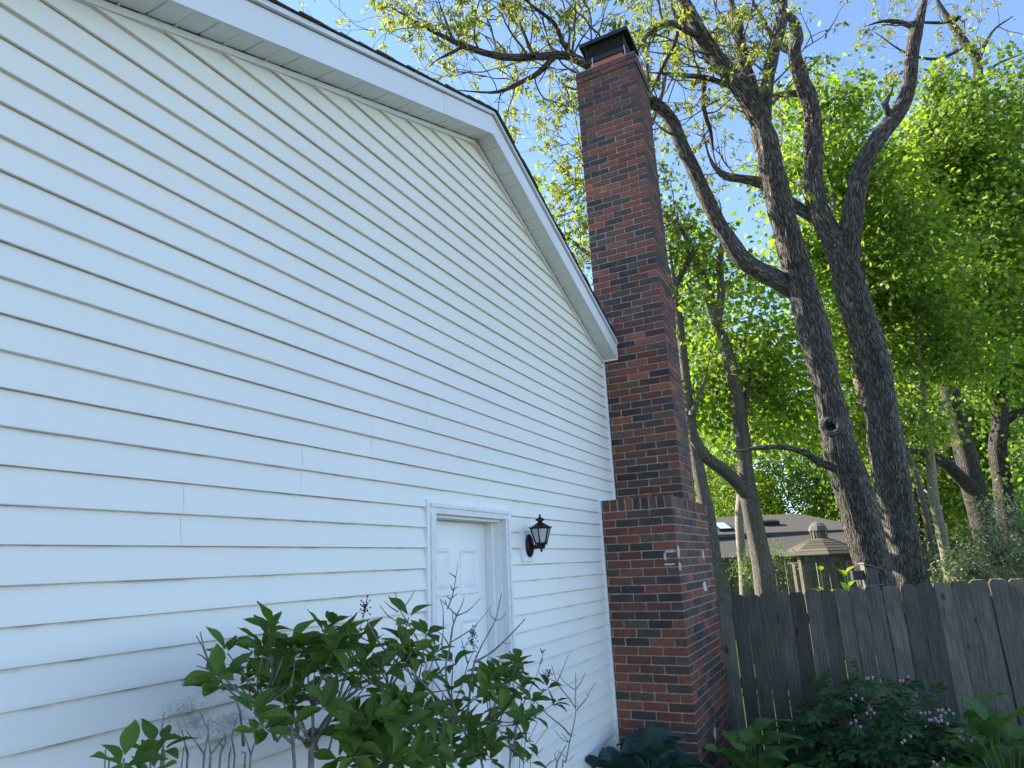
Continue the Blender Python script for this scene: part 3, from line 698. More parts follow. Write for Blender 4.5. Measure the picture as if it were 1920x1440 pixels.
def catmull(P, step):
    out = []; Q = [P[0]*2-P[1]]+list(P)+[P[-1]*2-P[-2]]
    for i in range(1, len(Q)-2):
        a, b, c, d = Q[i-1], Q[i], Q[i+1], Q[i+2]; L = (c-b).length if isinstance(c, Vector) else 1
        n = max(1, int((Vector(c[:3])-Vector(b[:3])).length/step))
        for k in range(n):
            t = k/n; out.append(.5*((2*b)+(c-a)*t+(2*a-5*b+4*c-d)*t*t+(3*b-a-3*c+d)*t**3))
    out.append(Q[-2]); return out
def limb_mesh(name, pts4, sides, step, lump, furrow, mat):   # pts4: Vector((x,y,z,r))
    R_ = catmull([Vector(p) for p in pts4], step); N_ = len(R_); vs = []; bk = []; fs = []
    pts = [Vector(p[:3]) for p in R_]; rad = [max(.003, p[3]) for p in R_]; s = 0; a = None; seed = random.uniform(0, 50)
    for i in range(N_):
        if i: s += (pts[i]-pts[i-1]).length
        t = (pts[min(i+1, N_-1)]-pts[max(i-1, 0)]).normalized()
        a = t.orthogonal().normalized() if a is None else (a-t*a.dot(t)).normalized(); b = t.cross(a)
        for k in range(sides):
            th = 2*math.pi*k/sides; c_, s_ = math.cos(th), math.sin(th); r = rad[i]
            if lump: r *= 1+lump*noise.noise(Vector((c_*1.3+seed, s_*1.3, s*1.1/(rad[i]*4+.2))))
            if furrow: r += furrow*(abs(noise.noise(Vector((c_*rad[i]*17+seed, s_*rad[i]*17, s*3.2))))-.25)
            vs.append(tuple(pts[i]+r*(c_*a+s_*b))); bk.append((c_*rad[i]+seed, s_*rad[i], s))
    for i in range(N_-1):
        for k in range(sides):
            k2 = (k+1) % sides; fs.append((i*sides+k, i*sides+k2, (i+1)*sides+k2, (i+1)*sides+k))
    fs.append(tuple((N_-1)*sides+k for k in range(sides)))
    me = bpy.data.meshes.new(name); me.from_pydata(vs, [], fs); me.polygons.foreach_set('use_smooth', [True]*len(fs))
    at_ = me.attributes.new('bark', 'FLOAT_VECTOR', 'POINT'); at_.data.foreach_set('vector', [x for p in bk for x in p]); me.materials.append(mat)
    return me
def trace(pts, d0, d1=None, to_ground=False, flare=1.2, taper=True):     # (u, v, width px) -> world points with radii
    d1 = d0 if d1 is None else d1; n = len(pts); out = []
    for i, (u, v, wd) in enumerate(pts):
        d = d0+(d1-d0)*i/max(1, n-1); p = at(u, v, d); out.append(Vector((*p, wd*.5*d/FPX)))
    if taper and n > 2: out[-1][3] *= .35; out[-2][3] *= .7
    if to_ground:
        p = out[0]; q = out[1]; z = tz(p.x, p.y)-.15; t = (p.z-z)
        dirv = (Vector(p[:3])-Vector(q[:3])); dirv = dirv/max(.2, abs(dirv.z))*t*.8; dirv.z = -t
        g = Vector(p[:3])+dirv; m_ = (Vector(p[:3])+g)/2
        out = [Vector((*g, p[3]*flare)), Vector((*m_, p[3]*(1+flare)/2*.97))]+out
    return out
def crown_leaves(name, parent, blobs, per, lsize, mat, T=TM, F=FM, droop=.35, flat=.55, csize=.40, limbs_from=None, twig_mat=None, up=.9):
    """blobs: (center Vector, radii (a, b, c), clusters). Sprays of leaves through each volume, and the twigs that carry them."""
    P = []; A = []; Nn = []; S_ = []; CV = []; tw = MB()
    for (c, rad, nc) in blobs:
        nc = int(nc*1.2); d = rand_unit(nc); rr = rng.uniform(.05, 1, nc)**.36*1.30; cen = np.array(c)[None]+d*rr[:, None]*np.array(rad)[None]+rng.normal(size=(nc, 3))*min(rad)*.28
        keep = [noise.noise(Vector(p)*1.1)+.35*noise.noise(Vector(p)*2.7) > -.13 for p in cen]; cen = cen[keep]; d = d[keep]; nc = len(cen)
        out = d.copy(); out[:, 2] *= .4
        for j in range(nc):
            k = int(per*rng.uniform(.4, 1.5)); cs = csize*1.45*rng.uniform(.6, 1.5)
            ctr = cen[j]
            if limbs_from is not None:
                base = Vector(limbs_from(Vector(ctr), c)); e = Vector(ctr); mid = (base+e)/2+Vector((0, 0, .08*(e-base).length)); L = (e-base).length
                if L > .05: tw.tube([base, mid, e], [.006+.006*L, .004+.003*L, .003], 3, False)
            g = rng.normal(size=(k, 3))*np.array([1, 1, flat])*cs*.6
            P.append(ctr+g); o = out[j][None]*.8+g/(cs+1e-6)*.5+rng.normal(size=(k, 3))*.45; o[:, 2] -= droop*1.6; A.append(o)
            nn = rng.normal(size=(k, 3))*.75; nn[:, 2] += up*.45; nn[:, 1] += .25; nn[:, 0] -= .25; Nn.append(nn)
            S_.append(.86*lsize*rng.uniform(.6, 1.25, k)); CV.append(np.clip(rng.normal(.5+rng.normal()*.28, .26, k), 0, 1))
    me = leaf_mesh(name, np.concatenate(P), np.concatenate(A), np.concatenate(Nn), np.concatenate(S_), T, F, mat, np.concatenate(CV))
    o = obj('crown', me, parent); tag(o, kind='stuff')
    if tw.v: tag(tw.build('twigs', twig_mat or M_TWIG, parent), kind='stuff')
    return o
def blob(u, v, d, ru, rv, rd, nc): k = d/FPX; return (at(u, v, d), (rd, ru*k, rv*k), nc)
def mk_tree(name, label, cat='tree', group='trees beyond the fence', base=None):
    return thing(name, base, label, cat, group)
def nearest_on(polys):
    pts = [Vector(p[:3]) for q in polys for p in q]
    def f(e, c):
        best = min(pts, key=lambda p: (p-e).length_squared)
        t = e+(best-e)*min(1, .7/max(.01, (best-e).length)); return t
    return f
def spray(polys, rs, lens, dens, tufts, tw, upb=.25, lvl=2, rmax=.02):
    """procedural side branches along limbs; collects tuft positions at the tips"""
    def go(p, d, L, r, lv):
        n = max(3, int(L/.13)); pts = [p.copy()]; q = p.copy(); dd = d.copy()
        for i in range(n):
            dd = (dd+Vector((rs.gauss(0, .2), rs.gauss(0, .2), rs.gauss(0, .2)+upb*.12))).normalized(); q = q+dd*L/n; pts.append(q.copy())
            if lv > 0 and i >= 1 and rs.random() < .55:
                sd = (dd+Vector((rs.gauss(0, .8), rs.gauss(0, .8), rs.gauss(0, .8)))).normalized(); go(q, sd, L*rs.uniform(.25, .5), r*.5, lv-1)
            elif lv == 0 and rs.random() < .28: tufts.append((q.copy(), dd.copy()))
        tw.tube(pts, [max(.0028, r*(1-.8*i/n)) for i in range(n+1)], 4 if r > .008 else 3, False); tufts.append((q, dd))
    for poly in polys:
        for a, b in zip(poly[:-1], poly[1:]):
            A_, B_ = Vector(a[:3]), Vector(b[:3]); seg = (B_-A_); k = seg.length*dens; k = int(k)+(rs.random() < k-int(k))
            for _ in range(k):
                t = rs.random(); p = A_+seg*t; r = (a[3]*(1-t)+b[3]*t); sd = Vector((rs.gauss(0, 1), rs.gauss(0, 1), rs.gauss(0, 1))); ax = seg.normalized(); sd = (sd-ax*sd.dot(ax)).normalized()
                go(p, (sd*.9+ax*.45+Vector((0, 0, upb))).normalized(), rs.uniform(*lens), min(rmax, r*.4), lvl)
def tufted(parent, tufts, per, size, mat):
    P = []; A = []
    for p, d in tufts:
        k = int(rng.uniform(.5, 1.5)*per); o = rng.normal(size=(k, 3))*.7+np.array(d)[None]*.4; o[:, 2] -= .45; A.append(o); P.append(np.array(p)[None]+rng.normal(size=(k, 3))*.025)
    P = np.concatenate(P); A = np.concatenate(A); n = len(P); nn = rng.normal(size=(n, 3))*.6; nn[:, 2] += .8
    me = leaf_mesh('crown', P, A, nn, size*rng.uniform(.55, 1.25, n), TO, FO, mat, np.clip(rng.normal(.5, .28, n), 0, 1))
    tag(obj('crown', me, parent), kind='stuff')

def big_trees():
    rs = random.Random(21)
    # --- leaning tree with the knot
    D = 9.4
    trunk = trace([(1652, 1130, 70), (1640, 1080, 64), (1622, 1000, 62), (1594, 905, 64), (1576, 850, 60), (1568, 800, 54), (1554, 740, 51), (1532, 650, 51), (1513, 570, 51), (1493, 500, 50), (1470, 410, 46), (1447, 320, 43), (1436, 270, 41), (1424, 222, 38), (1404, 188, 35), (1382, 158, 33), (1350, 118, 31), (1322, 78, 28), (1298, 35, 26), (1276, -10, 24), (1250, -60, 18)], D, D-.3, True)
    T = mk_tree('shade_tree', 'leaning grey-barked tree with round knot and long limb reaching over the chimney', base=tuple(trunk[0][:3]))
    tm = obj('trunk', limb_mesh('trunk', trunk, 72, .06, .15, .038, M_BARK), T)
    L = []
    def limb(pts, d0, d1=None, sides=16, fur=.008): 
        q = trace([(a_, b_, c_*.88) for a_, b_, c_ in pts], d0, d1); L.append(q); obj('limb', limb_mesh('limb', q, sides, .08, .14, fur*1.5, M_BARK), T)
    L.append(trunk[-8:])
    limb([(1438, 285, 22), (1422, 200, 25), (1402, 145, 24), (1390, 95, 23), (1384, 50, 22), (1372, 10, 21), (1362, -40, 18)], D, D+.7, 20)
    limb([(1440, 300, 24), (1434, 210, 28), (1442, 140, 27), (1452, 90, 26), (1464, 45, 25), (1470, 0, 22), (1474, -50, 18)], D, D+.2, 20)
    limb([(1530, 590, 40), (1500, 552, 42), (1462, 528, 40), (1420, 506, 37), (1386, 478, 35), (1352, 425, 32), (1326, 375, 30), (1300, 318, 29), (1280, 275, 28), (1258, 225, 27), (1236, 200, 25), (1190, 170, 23), (1140, 140, 21), (1095, 118, 19), (1060, 104, 18), (1010, 106, 15), (955, 108, 15), (905, 98, 13), (860, 82, 12), (815, 60, 9), (770, 35, 7), (730, 12, 5)], D+.05, D-1.0, 22, .010)
    limb([(1040, 105, 13), (1010, 135, 11), (975, 155, 9), (935, 172, 7), (890, 172, 5), (850, 168, 4)], D-.7, D-.9, 10, .003)
    limb([(1075, 108, 12), (1055, 80, 11), (1040, 45, 9), (1010, 20, 7), (985, 0, 6), (960, -30, 5)], D-.6, D-1, 10, .003)
    limb([(870, 86, 8), (845, 100, 7), (820, 112, 5), (800, 130, 4)], D-.9, D-1.1, 8, .002)
    limb([(850, 78, 7), (838, 45, 6), (825, 10, 5), (815, -25, 4)], D-.9, D-.7, 8, .002)
    limb([(1000, 106, 8), (985, 70, 7), (970, 35, 6), (940, -5, 5)], D-.8, D-.5, 8, .002)
    limb([(1318, 68, 15), (1298, 62, 15), (1265, 45, 14), (1240, 48, 13), (1210, 70, 12), (1195, 98, 9)], D-.2, D-1.0, 12, .004)
    limb([(1378, 150, 12), (1340, 130, 13), (1318, 82, 12), (1268, 30, 10), (1258, 0, 9), (1250, -40, 8)], D+.3, D+.6, 10, .003)
    limb([(1398, 170, 12), (1355, 156, 12), (1322, 145, 11), (1290, 142, 10), (1255, 138, 8), (1215, 136, 6)], D+.1, D-.5, 10, .003)
    limb([(1322, 145, 10), (1318, 190, 10), (1325, 225, 10), (1333, 250, 8), (1338, 290, 5), (1350, 330, 2)], D+.15, D+.4, 9, .003)
    limb([(1270, 60, 9), (1262, 90, 9), (1245, 120, 9), (1232, 150, 8), (1222, 172, 7), (1212, 210, 4)], D-.1, D+.1, 9, .003)
    limb([(1568, 878, 22), (1540, 868, 16), (1505, 848, 13), (1465, 838, 11), (1420, 840, 9), (1385, 846, 7), (1370, 842, 4)], D-.1, D-.6, 10, .003)
    # knot: ring of callus round a dark hollow
    c = at(1559, 797, D-.205); q = MB(); nrm = (CAM-c).normalized(); nrm = (nrm-RGT*.22).normalized(); a = nrm.cross(UPV).normalized(); b = nrm.cross(a)
    for (rr, off, tr) in ((.128, -.010, .044), (.104, .016, .020)):
        pts = [c+nrm*off+rr*(math.cos(t)*a*1.0+math.sin(t)*b*.95) for t in [2*math.pi*k/18 for k in range(19)]]; q.tube(pts, [tr*(1+.15*math.sin(k*2.3)) for k in range(19)], 8, False)
    kn = q.build('knot', simple('knot_callus', (.085, .076, .068), .95, .5, 14, .9, bscale=40), tm, True)
    q = MB(); pts = [c+nrm*.022+.106*(math.cos(t)*a+math.sin(t)*b) for t in [2*math.pi*k/12 for k in range(12)]]; q.poly(pts); q.build('hollow', simple('dark_hollow', (.022, .02, .02), 1.0, .8, 16, .8, spec=.05, bscale=18), tm)
    tw = MB(); tufts = []
    up_ = [l for l in L[:15] if l is not L[14]]
    spray([L[0], L[1], L[2]], rs, (.5, 1.5), 2.8, tufts, tw)
    spray([L[3][9:]], rs, (.7, 1.9), 5.2, tufts, tw, .45)
    spray([L[3][5:10]], rs, (.4, 1.0), .9, tufts, tw, .3)
    spray(L[4:9], rs, (.45, 1.4), 6.5, tufts, tw, .35)
    spray(L[9:14], rs, (.4, 1.5), 4.4, tufts, tw, .25)
    tag(tw.build('twigs', M_TWIG, T), kind='stuff'); tufted(T, tufts, 9, .08, M_OAK)
    # --- forked tree to its side
    D2 = 9.9
    trunk = trace([(1704, 1130, 64), (1699, 1060, 58), (1690, 1000, 58), (1674, 910, 61), (1658, 820, 58), (1648, 740, 54), (1639, 690, 57), (1622, 630, 55), (1600, 560, 54), (1584, 505, 50), (1567, 455, 44), (1545, 418, 38), (1530, 375, 36), (1524, 320, 33), (1524, 260, 32), (1522, 205, 30), (1506, 160, 28), (1494, 120, 25), (1490, 95, 22), (1496, 70, 20), (1488, 42, 18), (1470, 20, 16), (1450, -10, 12)], D2, D2+.3, True)
    T2 = mk_tree('shade_tree', 'straight grey-barked tree whose trunk forks in two above the fence', base=tuple(trunk[0][:3]))
    obj('trunk', limb_mesh('trunk', trunk, 72, .06, .14, .038, M_BARK), T2); L2 = []
    def limb2(pts, d0, d1=None, sides=18, fur=.008): q = trace([(a_, b_, c_*.9) for a_, b_, c_ in pts], d0, d1); L2.append(q); obj('limb', limb_mesh('limb', q, sides, .08, .14, fur*1.5, M_BARK), T2)
    L2.append(trunk[-14:])
    limb2([(1592, 535, 36), (1590, 470, 44), (1593, 440, 43), (1600, 400, 40), (1608, 350, 38), (1620, 305, 37), (1650, 255, 35), (1685, 210, 32), (1702, 170, 28), (1708, 120, 26), (1716, 65, 24), (1730, 15, 22), (1738, -30, 20)], D2+.12, D2-.4, 22)
    limb2([(1548, 425, 24), (1510, 400, 24), (1470, 372, 23), (1430, 345, 22), (1395, 336, 19), (1360, 330, 16), (1335, 305, 8), (1322, 265, 5), (1318, 220, 2)], D2+.2, D2+1.0, 14, .006)
    limb2([(1520, 190, 16), (1498, 176, 15), (1470, 176, 13), (1445, 180, 11), (1420, 172, 8)], D2+.3, D2+.7, 10, .004)
    limb2([(1492, 100, 16), (1472, 92, 14), (1450, 72, 12), (1432, 40, 10), (1415, 10, 9), (1400, -25, 8)], D2+.3, D2+.8, 10, .004)
    limb2([(1668, 215, 14), (1660, 195, 13), (1672, 172, 6), (1676, 150, 3)], D2-.2, D2-.35, 8, .003)
    limb2([(1718, 55, 12), (1690, 42, 10), (1655, 40, 8), (1620, 50, 5)], D2-.3, D2-.1, 8, .003)
    tw = MB(); tufts = []
    spray([L2[0][8:], L2[1][8:]], rs, (.4, 1.1), .9, tufts, tw); spray([L2[2][3:]], rs, (.5, 1.3), 2.2, tufts, tw, .2); spray(L2[3:], rs, (.4, 1.0), 2.0, tufts, tw, .2)
    tag(tw.build('twigs', M_TWIG, T2), kind='stuff'); tufted(T2, tufts, 9, .08, M_OAK)
big_trees()

def side_tree(label, spec, limbs, D, blobs, bark, leaf, per, lsize, sides=18, name='maple_tree', dens=None, tufmat=None, d1=None, csize=.34, ground=True, tuft_n=9, tuft_s=.085, limb_len=(.4, 1.2), group='trees beyond the fence', T_=TM, F_=FM):
    tr = trace(spec, D, d1, ground); T = mk_tree(name, label, base=tuple(tr[0][:3]), group=group)
    obj('trunk', limb_mesh('trunk', tr, sides, .12, .07, .008, bark), T); L = [tr]
    for l in limbs:
        q = trace(l[0], l[1], l[2]); L.append(q); obj('limb', limb_mesh('limb', q, 10, .15, .07, .003, bark), T)
    # inner boughs to each foliage volume so that nothing floats
    for i, (c, rad, nc) in enumerate(blobs):
        pts = [Vector(p[:3]) for q in L for p in q]; b = min(pts, key=lambda p: (p-c).length_squared+max(0, p.z-c.z)*2)
        mid = (b+c)/2+Vector((0, 0, .12*(c-b).length)); r = .02+.012*(c-b).length
        q = [Vector((*b, r)), Vector((*mid, r*.7)), Vector((*c, r*.4)), Vector((*(c+(c-mid)*.6), .006))]; L.append(q)
        obj('limb', limb_mesh('limb', q, 7, .2, .05, 0, bark), T)
    if blobs: crown_leaves('crown', T, blobs, per, lsize, leaf, T_, F_, limbs_from=nearest_on(L), csize=csize)
    if dens:
        tw = MB(); tufts = []; spray(L[1:], random.Random(len(label)), limb_len, dens, tufts, tw, .3)
        tag(tw.build('branches', M_TWIG, T), kind='stuff'); tufted(T, tufts, tuft_n, tuft_s, tufmat)
    return T

def woods():
    # mid tree with two leaders seen right of the chimney
    side_tree('slim brown tree with low limb curving up beside the chimney', [(1438, 1120, 40), (1428, 1050, 36), (1415, 985, 34), (1404, 930, 33), (1398, 880, 28), (1392, 820, 27), (1380, 740, 25), (1366, 670, 24), (1352, 625, 24), (1342, 595, 22)],
      [([(1346, 610, 22), (1328, 550, 19), (1308, 500, 16), (1290, 455, 13), (1268, 410, 10)], 11.6, 11.9), ([(1345, 600, 18), (1352, 555, 15), (1350, 500, 13), (1354, 440, 10), (1350, 380, 8)], 11.6, 11.4),
       ([(1404, 930, 30), (1382, 905, 26), (1352, 878, 24), (1325, 858, 22), (1302, 822, 20), (1292, 765, 18), (1284, 690, 17), (1275, 610, 15), (1266, 540, 12), (1255, 460, 9)], 11.6, 11.0), ([(1296, 780, 10), (1312, 740, 9), (1325, 700, 6), (1332, 660, 2)], 11.1, 11.3), ([(1392, 800, 14), (1400, 740, 12), (1405, 690, 9), (1395, 650, 6)], 11.6, 12.0)],
      11.6, [blob(1330, 600, 11.8, 60, 70, .9, 60), blob(1420, 560, 12.2, 60, 55, .9, 46), blob(1300, 730, 12.0, 45, 60, .7, 40), blob(1435, 660, 12.4, 60, 60, .8, 62), blob(1290, 480, 11.8, 45, 60, .8, 42), blob(1460, 760, 12.6, 55, 55, .8, 60), blob(1380, 700, 12.8, 60, 60, .8, 50)], M_BARK2, M_MAPLE, 34, .12, 20)
    side_tree('broken-barked trunk half hidden at the chimney edge', [(1345, 1110, 28), (1337, 1030, 27), (1326, 960, 27), (1314, 900, 24), (1302, 840, 23), (1288, 760, 24), (1278, 680, 22), (1262, 590, 20), (1240, 480, 18), (1205, 350, 16), (1170, 250, 12)],
      [([(1240, 480, 14), (1180, 440, 12), (1120, 480, 10), (1070, 450, 8), (1030, 420, 6)], 11.5, 12.0), ([(1205, 360, 12), (1140, 330, 10), (1080, 340, 8), (1040, 300, 6)], 11.7, 12.2), ([(1205, 350, 12), (1130, 250, 9), (1080, 200, 7), (1050, 150, 5)], 11.6, 12.2), ([(1255, 560, 12), (1300, 465, 10), (1275, 465, 8), (1250, 470, 7)], 11.3, 11.5), ([(1190, 300, 10), (1240, 180, 8), (1250, 80, 6), (1245, -20, 5)], 11.6, 12.0)],
      11.2, [blob(1065, 400, 12.0, 50, 65, .7, 46), blob(1080, 500, 12.2, 30, 40, .6, 18), blob(1270, 400, 12.0, 30, 60, .6, 20)], M_BARK2, M_MAPLE, 26, .10, 16, dens=4.2, tufmat=M_OAK, d1=11.8, limb_len=(.5, 1.7))
    side_tree('pale sunlit slender trunk in front of the neighbouring roof', [(1396, 1120, 17), (1393, 1070, 16), (1388, 1010, 16), (1386, 960, 15), (1396, 900, 20), (1408, 820, 17), (1420, 740, 13)], [], 14.5,
      [blob(1430, 770, 14.8, 60, 50, 1.0, 50), blob(1500, 820, 15.0, 50, 45, 1.0, 44), blob(1350, 800, 15.0, 40, 50, .9, 36), blob(1400, 700, 15, 50, 50, .9, 40)], M_BARKP, M_MAPLE, 32, .13)
    side_tree('pale trunk just behind and between the two big grey trunks', [(1682, 1090, 30), (1674, 1020, 28), (1662, 950, 26), (1648, 880, 25), (1628, 800, 23), (1612, 720, 21), (1602, 640, 19), (1594, 570, 14), (1590, 520, 6)], [], 13.2,
      [blob(1530, 210, 14, 45, 60, .9, 70), blob(1500, 320, 14.2, 45, 60, .9, 66), blob(1580, 330, 14.2, 50, 60, .9, 78), blob(1640, 380, 14.0, 60, 70, 1.0, 100), blob(1570, 620, 13.8, 45, 80, .8, 80), blob(1690, 470, 13.8, 70, 70, 1.0, 130), blob(1600, 180, 14.4, 40, 40, .8, 30), blob(1545, 480, 14, 40, 60, .8, 60), blob(1660, 560, 13.8, 50, 60, .9, 80), blob(1580, 780, 13.8, 40, 60, .8, 50), blob(1470, 470, 14.4, 30, 40, .7, 22)], M_BARKP, M_MAPLE, 36, .125)
    side_tree('thin sapling leaning beside the pale sapling behind the fence', [(1758, 1095, 14), (1750, 1050, 13), (1742, 1000, 12), (1730, 940, 12), (1716, 885, 10), (1700, 845, 9), (1690, 800, 7)], [], 12.4, [blob(1700, 790, 12.6, 45, 40, .6, 40)], M_BARK2, M_MAPLE, 30, .10, 10)
    side_tree('pale slender sapling with spotted bark behind the fence', [(1782, 1095, 20), (1775, 1050, 19), (1765, 1000, 19), (1752, 940, 18), (1746, 880, 16), (1742, 830, 14), (1735, 770, 12), (1728, 700, 10), (1722, 640, 7)], [([(1742, 830, 9), (1760, 770, 8), (1785, 735, 6), (1800, 700, 4)], 12.9, 13.2)], 12.9,
      [blob(1740, 640, 13.2, 70, 55, .9, 90), blob(1810, 660, 13.4, 60, 50, .9, 70), blob(1700, 560, 13.2, 40, 40, .8, 40)], M_BARKP, M_MAPLE, 34, .11, 12)
    side_tree('stout dark trunk with a limb forking low to one side', [(1872, 1040, 54), (1852, 1005, 45), (1838, 960, 41), (1826, 915, 42), (1813, 860, 37), (1800, 810, 35), (1788, 760, 32), (1774, 710, 29), (1765, 640, 30), (1780, 500, 26), (1810, 350, 22), (1830, 200, 18), (1832, 118, 15), (1812, 85, 14), (1785, 45, 13), (1765, 15, 12), (1750, -15, 11)],
      [([(1822, 915, 28), (1800, 895, 24), (1775, 872, 22), (1745, 852, 20), (1712, 845, 16), (1680, 838, 10)], 17, 16.5), ([(1785, 45, 8), (1800, 30, 7), (1770, 42, 6), (1700, 42, 5), (1640, 50, 4)], 18, 17.6), ([(1832, 118, 8), (1860, 60, 7), (1900, 30, 5)], 18, 18.2), ([(1812, 85, 8), (1760, 110, 6), (1700, 100, 5), (1640, 60, 4)], 18, 17.5), ([(1835, 150, 8), (1870, 120, 6), (1920, 100, 5)], 18, 18.4)], 17,
      [blob(1760, 270, 17.0, 70, 70, 1.3, 130), blob(1850, 260, 17.4, 80, 90, 1.4, 170), blob(1800, 420, 16.8, 90, 80, 1.4, 190), blob(1720, 360, 17, 50, 60, 1.0, 70), blob(1880, 430, 17.2, 70, 80, 1.2, 130), blob(1760, 560, 16.6, 80, 60, 1.2, 140), blob(1850, 580, 16.8, 80, 70, 1.3, 150), blob(1740, 190, 17.4, 30, 30, .8, 26)], M_BARKD, M_MAPLE, 36, .15, 20, d1=18, dens=1.6, tufmat=M_OAK, limb_len=(.8, 2.2), csize=.42)
    side_tree('dark upright trunk with a limb sweeping out of frame', [(1892, 1000, 36), (1884, 950, 33), (1878, 890, 31), (1870, 840, 30), (1876, 790, 28), (1872, 730, 25), (1862, 660, 22), (1870, 560, 18)], [([(1872, 800, 20), (1895, 782, 17), (1925, 768, 15), (1965, 758, 12)], 18.5, 18.2)], 18.5,
      [blob(1900, 660, 18.4, 70, 60, 1.3, 100), blob(1830, 700, 18.6, 60, 40, 1.1, 60), blob(1930, 330, 18.6, 60, 120, 1.4, 120), blob(1920, 180, 18.8, 50, 50, 1.1, 60), blob(1930, 520, 18.6, 50, 80, 1.3, 90), blob(1930, 860, 18.8, 40, 70, 1.2, 60)], M_BARKD, M_MAPLE2, 34, .15, 18, csize=.42)
    # trees beyond the neighbouring house and along the back fence
    far = [('rounded maple standing behind the dark neighbouring roof', 1420, 36, [(1350, 900, 60, 70), (1430, 870, 70, 90), (1400, 780, 70, 70), (1480, 920, 55, 55)]),
           ('bright maple behind the gazebo cupola', 1545, 35, [(1540, 930, 50, 55), (1590, 900, 50, 80), (1560, 840, 60, 60), (1500, 800, 50, 50)]),
           ('dense tree filling the gap behind the two saplings', 1730, 26, [(1680, 800, 70, 90), (1760, 780, 70, 90), (1720, 920, 70, 80), (1790, 900, 60, 80), (1640, 930, 40, 80)]),
           ('dense tree closing the far right edge of the yard', 1900, 27, [(1880, 800, 70, 90), (1940, 700, 70, 90), (1900, 930, 80, 70), (1830, 880, 50, 70), (1945, 880, 60, 90)]),
           ('tall leafy tree showing in the gap past the chimney', 1270, 32, [(1290, 560, 50, 70), (1280, 680, 40, 80), (1310, 820, 40, 80), (1330, 930, 40, 50)]),
           ('tall leafy tree far behind the forked trunk', 1640, 27, [(1600, 480, 60, 70), (1680, 640, 70, 80), (1600, 640, 60, 70), (1560, 730, 40, 60), (1690, 330, 60, 80), (1760, 470, 60, 80)])]
    for i, (lab, u, d, bl) in enumerate(far):
        vb = 1035-(u-1500)*.043+60
        side_tree(lab, [(u, vb, 26), (u-4, vb-60, 24), (u-10, vb-160, 20), (u-14, vb-260, 14)], [], d, [blob(a, b, d+((j*37) % 5-2)*.6, c, e, 2.2, int(c*e/25)) for j, (a, b, c, e) in enumerate(bl)], M_BARKD, (M_MAPLE if i % 2 == 0 else M_MAPLE2), 30, .20, 12, csize=.6, T_=T4, F_=F4)
woods()
def treeline():
    n = 26000; u = rng.uniform(1180, 2150, n); d = rng.uniform(38, 46, n); v = 1050-(u-1500)*.043-rng.uniform(0, 1, n)**1.3*(150+60*np.sin(u*.02)+40*np.sin(u*.053+1)); P = np.array([at(float(a), float(b), float(c)) for a, b, c in zip(u, v, d)])
    nn = rng.normal(size=(n, 3))*.6; nn[:, 2] += .7; A = rng.normal(size=(n, 3)); A[:, 2] -= .5
    me = leaf_mesh('distant_foliage', P, A, nn, rng.uniform(.3, .65, n), T4, F4, M_MAPLE2, np.clip(rng.normal(.5, .3, n), 0, 1)); tag(obj('distant_woods', me), 'distant leafy wood closing the view past the yards', 'woods', kind='stuff')
treeline()

